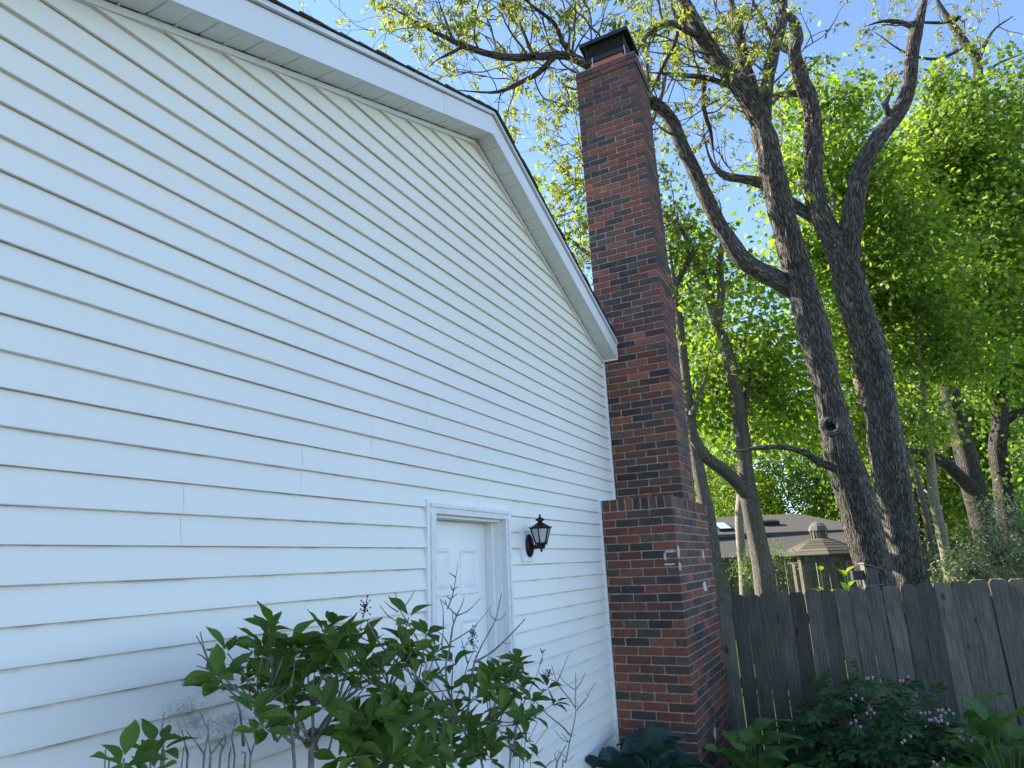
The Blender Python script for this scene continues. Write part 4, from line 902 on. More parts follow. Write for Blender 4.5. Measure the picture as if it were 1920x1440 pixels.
# ------------------------------------------------------------------ neighbour's yard
def neighbour():
    # house: low hipped roofs, eaves near eye level because the land falls away
    D = 22
    def P(u, v, d): return at(u, v, d)
    H = thing('neighbour_house', tuple(Vector((*P(1450, 1050, D+2)[:2], -1.0))), 'low neighbouring house with grey shingled hip roof and skylight', 'house')
    ev = 1.72
    q = MB()
    A_, B_ = P(1300, 1046, D), P(1660, 1030, D-.5); A_.z = B_.z = ev
    ridgeL, ridgeR = P(1280, 975, D+4), P(1497, 963, D+4); hip = P(1575, 1002, D+4); zr = P(1497, 963, D+4).z; ridgeL.z = ridgeR.z = zr
    back = Vector((3.5, 1.7, 0)).normalized()*12
    brk = lambda t: None
    # lower porch roof then the main roof, one above the other
    m1, m2 = P(1300, 1009, D+1.7), P(1640, 997, D+1.4); m1.z = m2.z = P(1400, 1006, D+1.7).z
    q.quad(A_, B_, m2, m1); lower = q
    th = Vector((0, 0, -.12)); q.quad(m1+th, m2+th, B_+th, A_+th); q.quad(A_+th, B_+th, B_, A_)
    H1 = lower.build('roof', M_NROOF, H)
    q = MB(); n1, n2 = m1+Vector((-.2, -.1, .10)), m2+Vector((.2, -.1, .10)); n2 = n1+(n2-n1)*.98
    q.poly([n1, n2, ridgeR, ridgeL]); q.poly([n2, n2+back*.9, ridgeR+back*.3, ridgeR]); q.poly([ridgeL, ridgeR, ridgeR+back*.3, ridgeL+back*.3]); q.poly([n1+th, n2+th, n2, n1]); q.poly([n2+th, n2+back*.9+th, n2+back*.9, n2])
    q.build('roof', M_NROOF, H)
    dx = (B_-A_).normalized(); q = MB(); ins = back.normalized()*.5
    q.poly([A_+ins+Vector((0, 0, -2.8)), B_+ins+Vector((0, 0, -2.8)), B_+ins+Vector((0, 0, -.02)), A_+ins+Vector((0, 0, -.02))]); B2 = B_+ins; q.poly([B2+Vector((0, 0, -2.8)), B2+back+Vector((0, 0, -2.8)), B2+back, B2]); q.build('wall', M_NWALL, H)
    # skylight lying in the main slope
    nrm = (n2-n1).cross(ridgeL-n1).normalized(); nrm = nrm if nrm.z > 0 else -nrm; e1 = (n2-n1).normalized(); e2 = nrm.cross(e1); e2 = e2 if e2.z > 0 else -e2
    def onroof(u, v):
        d = at(u, v, 1)-CAM; t = (n1-CAM).dot(nrm)/d.dot(nrm); return CAM+d*t
    c = onroof(1354, 990); hw, hh = .21, .42
    q = MB(); 
    for (s, off, mat_) in ((1.0, .10, None),):
        co = [c+e1*hw*a+e2*hh*b+nrm*off for a, b in ((-1, -1), (1, -1), (1, 1), (-1, 1))]; q.poly(co)
    sky_ = MB(); co2 = [c+e1*(hw+.05)*a+e2*(hh+.05)*b for a, b in ((-1, -1), (1, -1), (1, 1), (-1, 1))]
    ct = [p+nrm*.09 for p in co2]; sky_.poly(ct)
    for i in range(4): sky_.quad(co2[i], co2[(i+1) % 4], ct[(i+1) % 4], ct[i])
    sf = sky_.build('skylight', M_BLK, H); q.build('pane', M_SKYL, sf)
    v0 = onroof(1442, 984); q = MB(); Mv = Matrix((e1, e2, nrm)).transposed().to_4x4(); Mv.translation = v0
    q.box(-.35, .35, -.12, .12, 0, .16, Mv); q.build('roof_vent', M_BLK, H)
neighbour()
fence_far(at(1300, 1060, 20.5), at(1665, 1045, 19.0), 1.50, 'mossy board fence standing behind the gazebo')
fence_far(at(1715, 1030, 17.0), at(1990, 1010, 16.0), 1.80, 'brown board fence behind the two saplings')

def gazebo():
    D = 16.0; c = at(1541, 1040, D); gx, gy = c.x, c.y; zg = tz(gx, gy)
    G = thing('gazebo', (gx, gy, zg), 'weathered wooden octagonal gazebo with louvred cupola', 'gazebo')
    ze = 1.70; Rr = 1.0; a0 = math.atan2(CAM.y-gy, CAM.x-gx)+R(9)
    ring = lambda r, z, k: Vector((gx+r*math.cos(a0+k*math.pi/4), gy+r*math.sin(a0+k*math.pi/4), z))
    zc = ze+.38; rc = .24
    for k in range(8):
        rows = 6
        for i in range(rows):
            t0, t1 = i/rows, (i+1)/rows+.02; r0_, r1_ = Rr+(rc-Rr)*t0, Rr+(rc-Rr)*min(1, t1)
            z0, z1 = ze+(zc-ze)*(t0**.85), ze+(zc-ze)*(min(1, t1)**.85)
            q = MB(); A_, B_, C_, D_ = ring(r0_, z0+.010, k), ring(r0_, z0+.010, k+1), ring(r1_, z1, k+1), ring(r1_, z1, k); q.quad(A_, B_, C_, D_); th = Vector((0, 0, -.02)); q.quad(A_+th, B_+th, B_, A_)
            q.build('shingle_course', M_GAZR, G)
        p = ring(Rr*.84, zg-.1, k+.0); q = MB(); M_ = Matrix.Translation((p.x, p.y, 0)) @ Matrix.Rotation(a0+k*math.pi/4, 4, 'Z'); q.box(-.042, .042, -.042, .042, zg-.1, ze+.03, M_); post = q.build('post', M_GAZ, G)
        if k not in (0,):
            for z in (zg+.35, zg+.85):
                q = MB(); q.tube([ring(Rr*.84, z, k), ring(Rr*.84, z, k+1)], [.02, .02], 4); q.build('railing', M_BIRD, G)
        q = MB(); q.tube([ring(Rr*.86, ze-.02, k), ring(Rr*.86, ze-.02, k+1)], [.04, .04], 4); q.build('beam', M_BIRD, G)
        q = MB(); q.tube([ring(Rr*.84, ze-.17, k), ring(Rr*.84, ze-.17, k+1)], [.018, .018], 4); q.build('frieze_rail', M_GAZ, G)
        for j in range(1, 9):
            p = ring(Rr*.84, 0, k)*(1-j/9)+ring(Rr*.84, 0, k+1)*(j/9); q = MB(); q.box(p.x-.012, p.x+.012, p.y-.012, p.y+.012, ze-.165, ze-.05); q.build('spindle', M_BIRD, G)
        # cupola slats and dome panel
        for j in range(2):
            p = ring(.185, 0, k+j*.5); q = MB(); M_ = Matrix.Translation((p.x, p.y, 0)) @ Matrix.Rotation(a0+(k+j*.5)*math.pi/4, 4, 'Z'); q.box(-.016, .016, -.022, .022, zc-.03, zc+.20, M_); q.build('cupola_slat', M_BIRD, G)
    q = MB(); q.lathe((gx, gy, zc+.19), [(.225, 0), (.22, .03), (.19, .11), (.12, .18), (.045, .215), (.012, .225)], 8); q.build('cupola_dome', M_BIRD, G)
    q = MB(); q.lathe((gx, gy, zc-.05), [(.245, 0), (.245, .03), (.20, .045)], 8); q.build('cupola_base', M_GAZ, G)
    q = MB(); q.lathe((gx, gy, zg-.02), [(Rr*.95, 0), (Rr*.95, .12)], 8); q.build('deck', M_GAZ, G)
gazebo()
def bird_feeder():
    c = at(1620, 1078, 8.72); B = thing('bird_feeder', tuple(c), 'small grey wooden bird feeder mounted on the leaning trunk', 'bird feeder')
    M0 = Matrix.Translation(c) @ Matrix.Rotation(R(-158), 4, 'Z'); 
    q = MB(); q.box(-.07, .07, -.005, .012, -.20, .16, M0); q.build('back_board', M_BIRD, B)
    q = MB(); q.prism([(0, 0), (.0, 0)], 0, 0) if False else None
    for s in (-1, 1): q = MB(); q.box(s*.075-.007, s*.075+.007, .012, .15, -.12, .10, M0); q.build('side', M_BIRD, B)
    q = MB(); q.box(-.09, .09, .013, .20, -.135, -.1205, M0); q.build('tray', M_BIRD, B)
    q = MB(); q.box(-.10, .10, -.02, .21, -.008, .008, M0 @ Matrix.Translation((0, 0, .14)) @ Matrix.Rotation(R(-18), 4, 'X')); q.build('roof', M_BIRD, B)
    q = MB(); q.box(-.066, .066, .05, .055, -.11, .09, M0); q.build('front', M_BLK, B)
    q = MB(); q.box(-.04, .04, -.16, -.006, -.06, .06, M0); q.build('bracket', M_BIRD, B)
bird_feeder()

# ------------------------------------------------------------------ garden plants: single leaves
def leaf_template(name, pts, curve=.12, cup=.10, nv=7, wave=0, mat=None):
    """pts: half-width along v in 0..1; leaf lies in xy, length 1 along y"""
    q = MB(); uv = []; nu = 2
    for i in range(nv+1):
        v = i/nv; wd = float(np.interp(v, [p[0] for p in pts], [p[1] for p in pts]))
        for j in range(-nu, nu+1):
            u = j/nu; q.v.append((u*wd, v, cup*abs(u)**1.5*wd*2-curve*v*v+wave*math.sin(v*9+u*2)*abs(u)*.1)); uv.append((u*wd*2, v))
    k = 2*nu+1
    for i in range(nv):
        for j in range(2*nu): q.f.append((i*k+j, i*k+j+1, (i+1)*k+j+1, (i+1)*k+j))
    me = q.mesh(name, True); ul = me.uv_layers.new(name='UVMap')
    for l in me.loops: ul.data[l.index].uv = uv[l.vertex_index]
    me.materials.append(mat); return me
def lmat(p, d, n, s, sx=1.0):
    d = d.normalized(); x = d.cross(n).normalized(); n2 = x.cross(d); M = Matrix((x*s*sx, d*s, n2*s)).transposed().to_4x4(); M.translation = p; return M
HYDL = [leaf_template('hydrangea_leaf', [(0, .015), (.08, .06), (.3, .21), (.5, .255), (.7, .20), (.88, .085), (1, .004)], c, .22, 7, w_, M_HYD) for c, w_ in ((.10, .3), (.22, -.3), (-.04, .2), (.34, .1))]
HOSL = [leaf_template('hosta_leaf', [(0, .05), (.06, .20), (.22, .33), (.42, .345), (.65, .26), (.85, .12), (1, .005)], c, .16, 8, .5, M_HOSTA) for c in (.25, .45, .12)]
HOSBL = [leaf_template('blue_hosta_leaf', [(0, .08), (.06, .28), (.22, .41), (.45, .42), (.68, .32), (.88, .15), (1, .005)], c, .38, 8, .9, M_HOSTB) for c in (.20, .38)]
HOSYL = [leaf_template('yellow_hosta_leaf', [(0, .05), (.1, .22), (.4, .30), (.7, .2), (1, .005)], .2, .15, 6, .3, M_HOSTS)]
LEAVES = {}
def finish(parent, mat, limit=300):     # the leaves that show largest stand alone, the rest are one mass
    L = LEAVES.pop(parent.name); L.sort(key=lambda q: (q[1].translation-CAM).length/q[1].col[1].length)
    for me, M in L[:limit]: obj('leaf', me, parent, None, M)
    if len(L) > limit:
        mm = MB(); uvs = []
        for me, M in L[limit:]:
            n0 = len(mm.v); mm.v += [tuple(M @ v.co) for v in me.vertices]; mm.f += [tuple(n0+k for k in f.vertices) for f in me.polygons]; uvs += [tuple(d.uv) for d in me.uv_layers[0].data]
        m2 = mm.mesh('more_leaves', True); ul = m2.uv_layers.new(name='UVMap')
        for d, uv in zip(ul.data, uvs): d.uv = uv
        tag(obj('more_leaves', m2, parent, mat), kind='stuff')
def rosette(parent, p, axis, n, size, rs, T=HYDL, spread=1.0, el=(.1, .8)):
    axis = axis.normalized(); a = axis.orthogonal().normalized(); b = axis.cross(a); ph = rs.uniform(0, 6.28)
    for i in range(n):
        th = ph+i*2.4+rs.gauss(0, .2); e = rs.uniform(*el)
        d = (math.cos(th)*a+math.sin(th)*b)*math.cos(e)*spread+axis*math.sin(e)
        nn = (axis*math.cos(e)-(math.cos(th)*a+math.sin(th)*b)*math.sin(e)*.8)
        nn = (nn+Vector((rs.gauss(0, .15), rs.gauss(0, .15), .25))).normalized()
        LEAVES.setdefault(parent.name, []).append((rs.choice(T), lmat(p+axis*rs.uniform(-.02, .01)+d*.008, d, nn, size*rs.uniform(.7, 1.15), rs.uniform(.85, 1.1))))
def stem(parent, pts, r0, r1, mat=M_STEM, name='stem', sides=7):
    R_ = catmull(pts, .03); n = len(R_); q = MB(); rr = random.Random(int(pts[0].x*1e4) % 9999)
    q.tube(R_, [.72*(r0+(r1-r0)*i/(n-1))*(1+rr.uniform(-.15, .15)) for i in range(n)], sides); return q.build(name, mat, parent, True)
def seedhead(parent, p, s, rs):
    q = MB()
    for i in range(26):
        o = Vector((rs.gauss(0, .5), rs.gauss(0, .5), rs.gauss(.3, .8)))*s; q.tube([p, p+o], [.0009, .0007], 3, False); c = p+o; q.lathe(tuple(c), [(.001, -.003), (.0032, 0), (.001, .003)], 5)
    q.build('seed_head', M_SEED, parent)

def hydrangeas():
    rs = random.Random(31)
    def c7(x, y): return 200+x/3.84, 1100+y/3.84
    def c8(x, y): return 620+x/3.79, 1060+y/3.79
    # left bush
    Y = -.46
    base = py(577, 1500, Y); base.z = .0
    A = thing('hydrangea_bush', tuple(base), 'leafy hydrangea bush against the siding left of the door', 'shrub', 'hydrangeas by the wall')
    P = lambda u, v, dy=0: py(u, v, Y+dy)
    fork = P(580, 1395); stem(A, [base, P(583, 1450), fork], .013, .011)
    stem(A, [Vector((base.x-.07, base.y-.03, 0)), P(552, 1430, -.02), P(520, 1390, -.02), P(505, 1345, -.02), P(497, 1330, -.03)], .008, .006)
    ros = [(870, 480), (1165, 300), (840, 650), (1130, 470), (1000, 640), (1310, 400), (1400, 430), (1590, 290), (1600, 420), (1740, 440), (1690, 360), (1830, 340), (1450, 520), (1250, 560), (1100, 760), (1340, 830), (1650, 650), (1560, 560), (1850, 470), (1060, 900), (1430, 620), (1280, 700), (800, 660), (960, 720), (1500, 740), (1750, 560), (1900, 420), (1780, 700), (1560, 860), (1390, 1090), (1850, 600), (1180, 620), (1130, 1010)]+[(rs.uniform(1050, 1900), rs.uniform(420, 780)) for _ in range(16)]
    hubs = [P(*c7(1130, 850)), P(*c7(1480, 860), -.03), P(*c7(1650, 860), .04), P(*c7(1330, 780), .06)]
    for hb in hubs: stem(A, [fork, (fork+hb)/2+Vector((.01, 0, -.015)), hb], .008, .005)
    for (x, y) in ros:
        u, v = c7(x, y); p = P(u, v, rs.uniform(-.16, .14)); hb = min(hubs, key=lambda h: (h-p).length)
        ax = (p-hb).normalized()*.5+Vector((rs.gauss(0, .2), rs.gauss(-.25, .2), .75)); stem(A, [hb, (hb+p)/2+Vector((rs.gauss(0, .015), rs.gauss(0, .015), -.015)), p], .0045, .0026, sides=5)
        rosette(A, p, ax, rs.choice((5, 6, 6, 7)), .078, rs)
    for pl in ([(735, 545), (700, 440), (672, 325)], [(735, 545), (690, 430), (645, 355)], [(735, 530), (755, 470), (760, 430)], [(735, 545), (690, 500), (655, 485)], [(860, 660), (740, 600), (648, 570)], [(830, 560), (840, 500), (835, 430)]):
        stem(A, [P(*c7(*q), -.03) for q in pl], .0032, .0018, sides=5)
    for pl in ([(1490, 1180), (1560, 1000), (1640, 880), (1760, 770), (1900, 700)], [(1470, 1120), (1350, 960), (1180, 860)], [(1350, 1140), (1240, 1040), (1180, 980), (1120, 960)], [(1480, 1100), (1620, 900), (1800, 800), (1920, 780)], [(1450, 1050), (1300, 900), (1260, 780)], [(1600, 1180), (1630, 1050)], [(1210, 1100), (1150, 900), (1120, 860)], [(985, 1140), (960, 900), (940, 840)]):
        stem(A, [P(*c7(*q), rs.uniform(-.04, .04)) for q in pl], .006, .003, sides=6)
    # bare suckers at its foot
    for (u0_, tips) in ((383, [(375, 1335), (350, 1372)]), (395, [(390, 1350), (425, 1378)]), (413, [(410, 1390), (420, 1372)]), (440, [(444, 1345)]), (430, [(432, 1400)]), (470, [(487, 1365), (455, 1370)]), (352, [(341, 1370)]), (308, [(308, 1335)]), (460, [(452, 1410)])):
        b0 = P(u0_+6, 1500, rs.uniform(-.08, .05)); b0.z = 0; md = P(u0_, 1415, rs.uniform(-.05, .02))
        stem(A, [b0, (b0+md)/2, md], .0048, .004, sides=6)
        for (u, v) in tips: stem(A, [md, (md+P(u, v))/2+Vector((rs.gauss(0, .008), 0, 0)), P(u, v)], .0034, .0016, sides=5)
    # small one further left
    b2 = py(262, 1560, -.62); b2.z = 0
    A2 = thing('hydrangea_bush', tuple(b2), 'small low hydrangea sprouting in the bottom corner of the siding', 'shrub', 'hydrangeas by the wall')
    for (u, v) in ((285, 1405), (232, 1422), (305, 1402), (260, 1445), (290, 1440), (275, 1465)):
        p = py(u, v, -.62+rs.uniform(-.06, .06)); stem(A2, [b2, (b2+p)/2+Vector((0, 0, .02)), p], .005, .003, sides=5); rosette(A2, p, Vector((rs.gauss(0, .2), -.3, .9)), 4, .065, rs)
    for (u, v) in ((198, 1405), (205, 1420), (345, 1400)): p = py(u, v, -.62); stem(A2, [b2, (b2+p)/2, p], .005, .002, sides=5)
    # bush before the door
    Y2 = -.52; P2 = lambda u, v, dy=0: py(u, v, Y2+dy)
    base = P2(905, 1560); base.z = 0
    B = thing('hydrangea_bush', tuple(base), 'hydrangea bush with tall bare grey twigs in front of the door', 'shrub', 'hydrangeas by the wall')
    def twig(pl, r0, r1, dy=0, sides=6): stem(B, [P2(*c8(*q), dy) for q in pl], r0, r1, sides=sides)
    m0 = P2(*c8(1080, 1440)); stem(B, [base, (base+m0)/2+Vector((.01, 0, 0)), m0, P2(*c8(1000, 1280)), P2(*c8(940, 1160)), P2(*c8(895, 1060)), P2(*c8(850, 930)), P2(*c8(822, 800)), P2(*c8(815, 720)), P2(*c8(845, 590)), P2(*c8(868, 430)), P2(*c8(895, 355))], .013, .0045)
    for pl in ([(895, 355), (930, 290), (950, 222)], [(890, 360), (980, 320), (1066, 232)], [(850, 550), (990, 460), (1080, 370), (1140, 290)], [(795, 640), (790, 560), (800, 470), (798, 300), (778, 240)], [(845, 580), (800, 500), (735, 455)], [(870, 400), (865, 330)], [(895, 355), (830, 290), (775, 238)], [(830, 310), (870, 200), (890, 80), (905, -10)], [(885, 80), (840, 52)], [(868, 180), (850, 140)], [(868, 175), (905, 152)], [(850, 240), (822, 218)], [(855, 235), (905, 198)], [(820, 280), (815, 245)],
               [(880, 980), (930, 860), (975, 700), (1025, 595)], [(975, 700), (930, 530)], [(980, 690), (955, 655)]): twig(pl, .0042, .0018, 0, 5)
    for pl in ([(955, 1180), (975, 1050), (990, 900), (1022, 690), (1100, 520), (1170, 390), (1215, 195)], [(1022, 690), (1140, 620), (1225, 545), (1300, 470), (1383, 380)]): twig(pl, .0075, .0028)
    for pl in ([(1170, 390), (1210, 385), (1248, 338)], [(1170, 388), (1140, 360), (1128, 330)], [(1225, 548), (1260, 560), (1283, 548)], [(1030, 690), (1028, 640)], [(905, 680), (950, 590), (1000, 490), (1010, 460)], [(955, 585), (925, 580)]): twig(pl, .003, .0015, 0, 5)
    twig([(890, 1075), (830, 1010), (740, 930), (600, 780), (570, 770), (500, 705), (420, 640), (330, 530), (285, 450), (258, 390)], .0075, .0035, -.03)
    twig([(860, 960), (740, 670), (640, 565), (575, 450), (500, 330), (470, 290), (410, 215)], .006, .002, .03)
    for pl in ([(475, 300), (462, 190)], [(560, 430), (480, 400), (420, 370), (350, 285)], [(478, 330), (430, 300), (378, 255)], [(520, 300), (565, 240), (600, 175)], [(420, 372), (385, 335)]): twig(pl, .0035, .0016, .03, 5)
    for pl in ([(1300, 1300), (1320, 1130), (1380, 960), (1460, 790), (1500, 660), (1515, 600)], [(1500, 620), (1528, 600)], [(1490, 700), (1512, 660)], [(1500, 615), (1490, 590)]): twig(pl, .006, .0022, .05, 5)
    stem(B, [base, P2(*c8(1270, 1440), .04), P2(*c8(1300, 1290), .05)], .009, .006)
    twig([(930, 1195), (850, 1180), (750, 1140)], .003, .0015, -.05, 5); twig([(400, 1180), (380, 960), (340, 830), (270, 690)], .006, .003, .02); stem(B, [base, P2(*c8(500, 1440), .02), P2(*c8(400, 1180), .02)], .009, .006)
    hubs = [P2(*c8(880, 1060)), P2(*c8(620, 860)), P2(*c8(1150, 1100), .02), P2(*c8(500, 1250)), P2(*c8(960, 1300)), P2(*c8(400, 900), .05), P2(*c8(1320, 1130), .05)]
    ros = [(555, 370), (680, 490), (745, 590), (520, 560), (870, 690), (560, 700), (720, 810), (480, 1010), (600, 960), (1200, 740), (1330, 690), (1390, 790), (1110, 840), (1180, 940), (1020, 930), (1240, 1020), (1430, 960), (1540, 870), (1590, 980), (1460, 1070), (1290, 1240), (700, 1150), (600, 1250), (480, 1350), (850, 1250), (950, 1100), (1290, 1370), (1400, 1400), (780, 1380), (180, 1270), (270, 1120), (60, 1380), (1150, 1120), (640, 1390), (1020, 1320), (380, 1100), (330, 1330), (760, 1000), (680, 700), (870, 880), (1130, 1380), (200, 1400), (350, 760), (450, 660), (250, 620), (560, 1120), (900, 1400), (1090, 1250), (250, 1180), (440, 1210)]+[(rs.uniform(150, 1350), rs.uniform(950, 1420)) for _ in range(16)]+[(rs.uniform(0, 700), rs.uniform(560, 760)) for _ in range(8)]+[(rs.uniform(100, 1420), rs.uniform(980, 1430)) for _ in range(22)]+[(1230, 800), (1150, 780), (1290, 760), (1200, 880), (1080, 900), (1350, 850), (1260, 930)]
    for (x, y) in ros:
        u, v = c8(x, y); p = P2(u, v, rs.uniform(-.15, .13)); hb = min(hubs, key=lambda h: (h-p).length)
        ax = (p-hb).normalized()*.5+Vector((rs.gauss(0, .2), rs.gauss(-.2, .2), .75)); stem(B, [hb, (hb+p)/2+Vector((rs.gauss(0, .012), rs.gauss(0, .012), -.012)), p], .0045, .0026, sides=5)
        big = 1050 < x < 1400 and y < 1040 or (x, y) == (1290, 1370); rosette(B, p, ax, rs.choice((4, 5, 5, 6)), .108 if big else .083, rs)
    for (x, y) in ((245, 310), (1010, 480), (1005, 550), (1530, 810), (1550, 770)): seedhead(B, P2(*c8(x, y), .02), .018, rs)
    stem(B, [P2(*c8(170, 600), .02), P2(*c8(215, 430), .02), P2(*c8(243, 330), .02)], .003, .0018, sides=5)
    for t_ in (A, A2, B): finish(t_, M_HYD)
    # bare shrub nearer the chimney
    Y3 = -.50; P3 = lambda x, y: py(*c8(x, y), Y3); b3 = P3(1600, 1900); b3.z = 0
    Bs = thing('bare_shrub', tuple(b3), 'leafless grey twiggy shrub before the siding near the chimney', 'shrub')
    stem(Bs, [b3, P3(1640, 1500), P3(1670, 1400), P3(1700, 1250), P3(1728, 1130), P3(1742, 1040), P3(1738, 960), P3(1742, 880), P3(1740, 762)], .010, .0028)
    for pl, a, b in (([(1738, 1010), (1690, 940), (1640, 880), (1608, 828), (1585, 760), (1570, 708)], .005, .002), ([(1608, 830), (1650, 740), (1692, 632)], .004, .0018), ([(1742, 885), (1690, 855), (1650, 815), (1615, 772)], .0035, .0018), ([(1742, 880), (1780, 830), (1810, 762)], .004, .0018), ([(1748, 1030), (1790, 980), (1830, 930), (1850, 880), (1882, 835)], .005, .002), ([(1830, 930), (1815, 905)], .003, .002), ([(1855, 885), (1872, 880)], .002, .0015), ([(1700, 1205), (1640, 1140), (1540, 1060), (1480, 990), (1420, 940)], .006, .0025), ([(1690, 1258), (1640, 1230), (1595, 1175)], .0035, .0018), ([(1690, 1258), (1655, 1205), (1640, 1200)], .003, .0018), ([(1685, 1260), (1715, 1215), (1745, 1205)], .003, .0015), ([(1600, 1500), (1610, 1400), (1650, 1320), (1672, 1280)], .005, .003), ([(1600, 1380), (1590, 1340), (1630, 1310)], .003, .002), ([(1752, 1010), (1757, 965)], .003, .002), ([(1608, 830), (1545, 800), (1498, 738)], .0035, .0016), ([(1470, 1500), (1520, 1440), (1560, 1400), (1600, 1380)], .004, .003)):
        stem(Bs, [P3(*q) for q in pl], a, b, sides=6)
    for pl in ([(1345, 1350), (1400, 1260), (1470, 1110)], [(1370, 1370), (1440, 1290), (1535, 1165)], [(1420, 1390), (1470, 1340), (1515, 1290)], [(1600, 1440), (1690, 1390), (1730, 1350)]):
        b4 = P3(pl[0][0]-40, 1900); b4.z = 0; stem(Bs, [b4]+[P3(*q) for q in pl], .005, .002, sides=5)
hydrangeas()

def hosta(label, uvc, x, n, size, T, rs, rad=.16, el=(.25, 1.1), spreadY=1.0, group='hostas in the bed'):
    c = px(*uvc, x); g = Vector((c.x, c.y, tz(c.x, c.y)+.0)); h = c.z-g.z
    Hh = thing('hosta', tuple(g), label, 'plant', group)
    for i in range(n):
        t = (i+.5)/n; th = i*2.4+rs.gauss(0, .25); e = el[0]+(el[1]-el[0])*t+rs.gauss(0, .08); rr = rad*(1.15-t)*rs.uniform(.8, 1.2)
        d = Vector((math.cos(th), math.sin(th), 0)); top = g+d*rr+Vector((0, 0, h*(.18+.85*t)*rs.uniform(.85, 1.1)))
        q = MB(); q.tube([g+d*.02, g+d*rr*.4+Vector((0, 0, (top.z-g.z)*.6)), top], [.006, .005, .004], 5, False); q.build('leaf_stalk', M_HOSTA, Hh)
        ld = (d*math.cos(e*.7)+Vector((0, 0, math.sin(e*.7)-.1))).normalized(); nn = (Vector((0, 0, 1))*1.0-d*.2+Vector((rs.gauss(0, .15), rs.gauss(0, .15), 0)))
        obj('leaf', rs.choice(T), Hh, None, lmat(top, ld, nn, size*rs.uniform(.75, 1.15), rs.uniform(.9, 1.1)))
def bed():
    rs = random.Random(77)
    hosta('broad blue-green hosta at the foot of the chimney', (1215, 1412), 5.12, 24, .30, HOSBL, rs, .24)
    hosta('blue-green hosta half out of frame below the siding corner', (1105, 1435), 4.9, 9, .26, HOSBL, rs, .15)
    hosta('fresh green ribbed hosta beside the chimney corner', (1405, 1395), 5.75, 40, .26, HOSL, rs, .30)
    hosta('large green hosta spilling into the bottom right corner of the bed', (1870, 1372), 5.9, 52, .26, HOSL, rs, .40)
    hosta('green hosta peeking out behind the bleeding heart', (1815, 1335), 6.3, 26, .25, HOSL, rs, .30)
    hosta('sunlit yellow-green hosta left of the gazebo post', (1541, 1088), 12.2, 18, .20, HOSYL, rs, .12, group='sunlit hostas past the fence')
    hosta('sunlit yellow-green hosta right of the gazebo post', (1586, 1084), 12.0, 24, .24, HOSYL, rs, .16, group='sunlit hostas past the fence')
    hosta('sunlit clump of broad leaves at the foot of the two saplings', (1745, 1082), 11.5, 24, .26, HOSYL, rs, .18, group='sunlit hostas past the fence')
    # bleeding heart: a mound of divided leaves
    def divided():
        q = MB()
        for (ox, oy, ang, s) in ((0, .45, 0, .62), (-.05, .40, 52, .5), (.05, .40, -52, .5), (-.02, .2, 78, .36), (.02, .2, -78, .36)):
            M = Matrix.Translation((ox, oy, 0)) @ Matrix.Rotation(R(ang), 4, 'Z') @ Matrix.Scale(s, 4)
            pts = [(0, 0), (.16, .18), (.12, .34), (.30, .50), (.17, .62), (.20, .84), (.07, .80), (0, 1.0), (-.07, .80), (-.20, .84), (-.17, .62), (-.30, .50), (-.12, .34), (-.16, .18)]
            n = len(q.v); q.v += [tuple(M @ Vector((p[0], p[1], .10*abs(p[0])-.12*p[1]**2))) for p in pts]+[tuple(M @ Vector((0, .5, -.03)))]
            for i in range(len(pts)): q.f.append((n+i, n+(i+1) % len(pts), n+len(pts)))
        q.box(-.008, .008, 0, .5, -.008, .0); me = q.mesh('divided_leaf'); me.materials.append(M_BLEED); return me
    DL = [divided()]
    c = px(1625, 1330, 6.35); g = Vector((c.x, c.y, tz(c.x, c.y)))
    B = thing('bleeding_heart', tuple(g), 'wide mound of divided dark green leaves with small pink heart flowers', 'plant')
    cen = Vector((6.45, c.y, g.z)); tops = []
    for i in range(290):
        th = rs.uniform(0, 6.283); ph = math.asin(rs.uniform(0, 1)**.8); rr = rs.uniform(.72, 1.0)
        d = Vector((math.cos(th)*math.cos(ph), math.sin(th)*math.cos(ph), math.sin(ph))); p = cen+Vector((d.x*.56, d.y*.90, d.z*1.22))*rr
        out = Vector((d.x*1.2, d.y, d.z*.2-.25+rs.gauss(0, .25)))+Vector((rs.gauss(0, .4), rs.gauss(0, .4), 0)); nn = Vector((d.x*.6, d.y*.6, .9))+Vector((rs.gauss(0, .3), rs.gauss(0, .3), 0))
        obj('leaf', DL[0], B, None, lmat(p, out, nn, rs.uniform(.14, .22), 1.0))
        if i % 7 == 0:
            q = MB(); q.tube([g+Vector((rs.gauss(0, .05), rs.gauss(0, .08), 0)), (g+p)/2+Vector((0, 0, .1)), p], [.006, .005, .003], 5, False); q.build('stem', M_BLEED, B)
    mm = MB()
    for i in range(520):
        th = rs.uniform(0, 6.283); ph = math.asin(rs.uniform(0, 1)**.8); rr = rs.uniform(.5, .93); d = Vector((math.cos(th)*math.cos(ph), math.sin(th)*math.cos(ph), math.sin(ph))); p = cen+Vector((d.x*.56, d.y*.90, d.z*1.22))*rr
        M_ = lmat(p, Vector((d.x+rs.gauss(0, .5), d.y+rs.gauss(0, .5), -.2+rs.gauss(0, .3))), Vector((d.x*.6, d.y*.6, .9)), rs.uniform(.13, .2)); n0 = len(mm.v)
        mm.v += [tuple(M_ @ v.co) for v in DL[0].vertices]; mm.f += [tuple(n0+k for k in q_.vertices) for q_ in DL[0].polygons]
    tag(mm.build('inner_leaves', M_BLEED, B), kind='stuff')
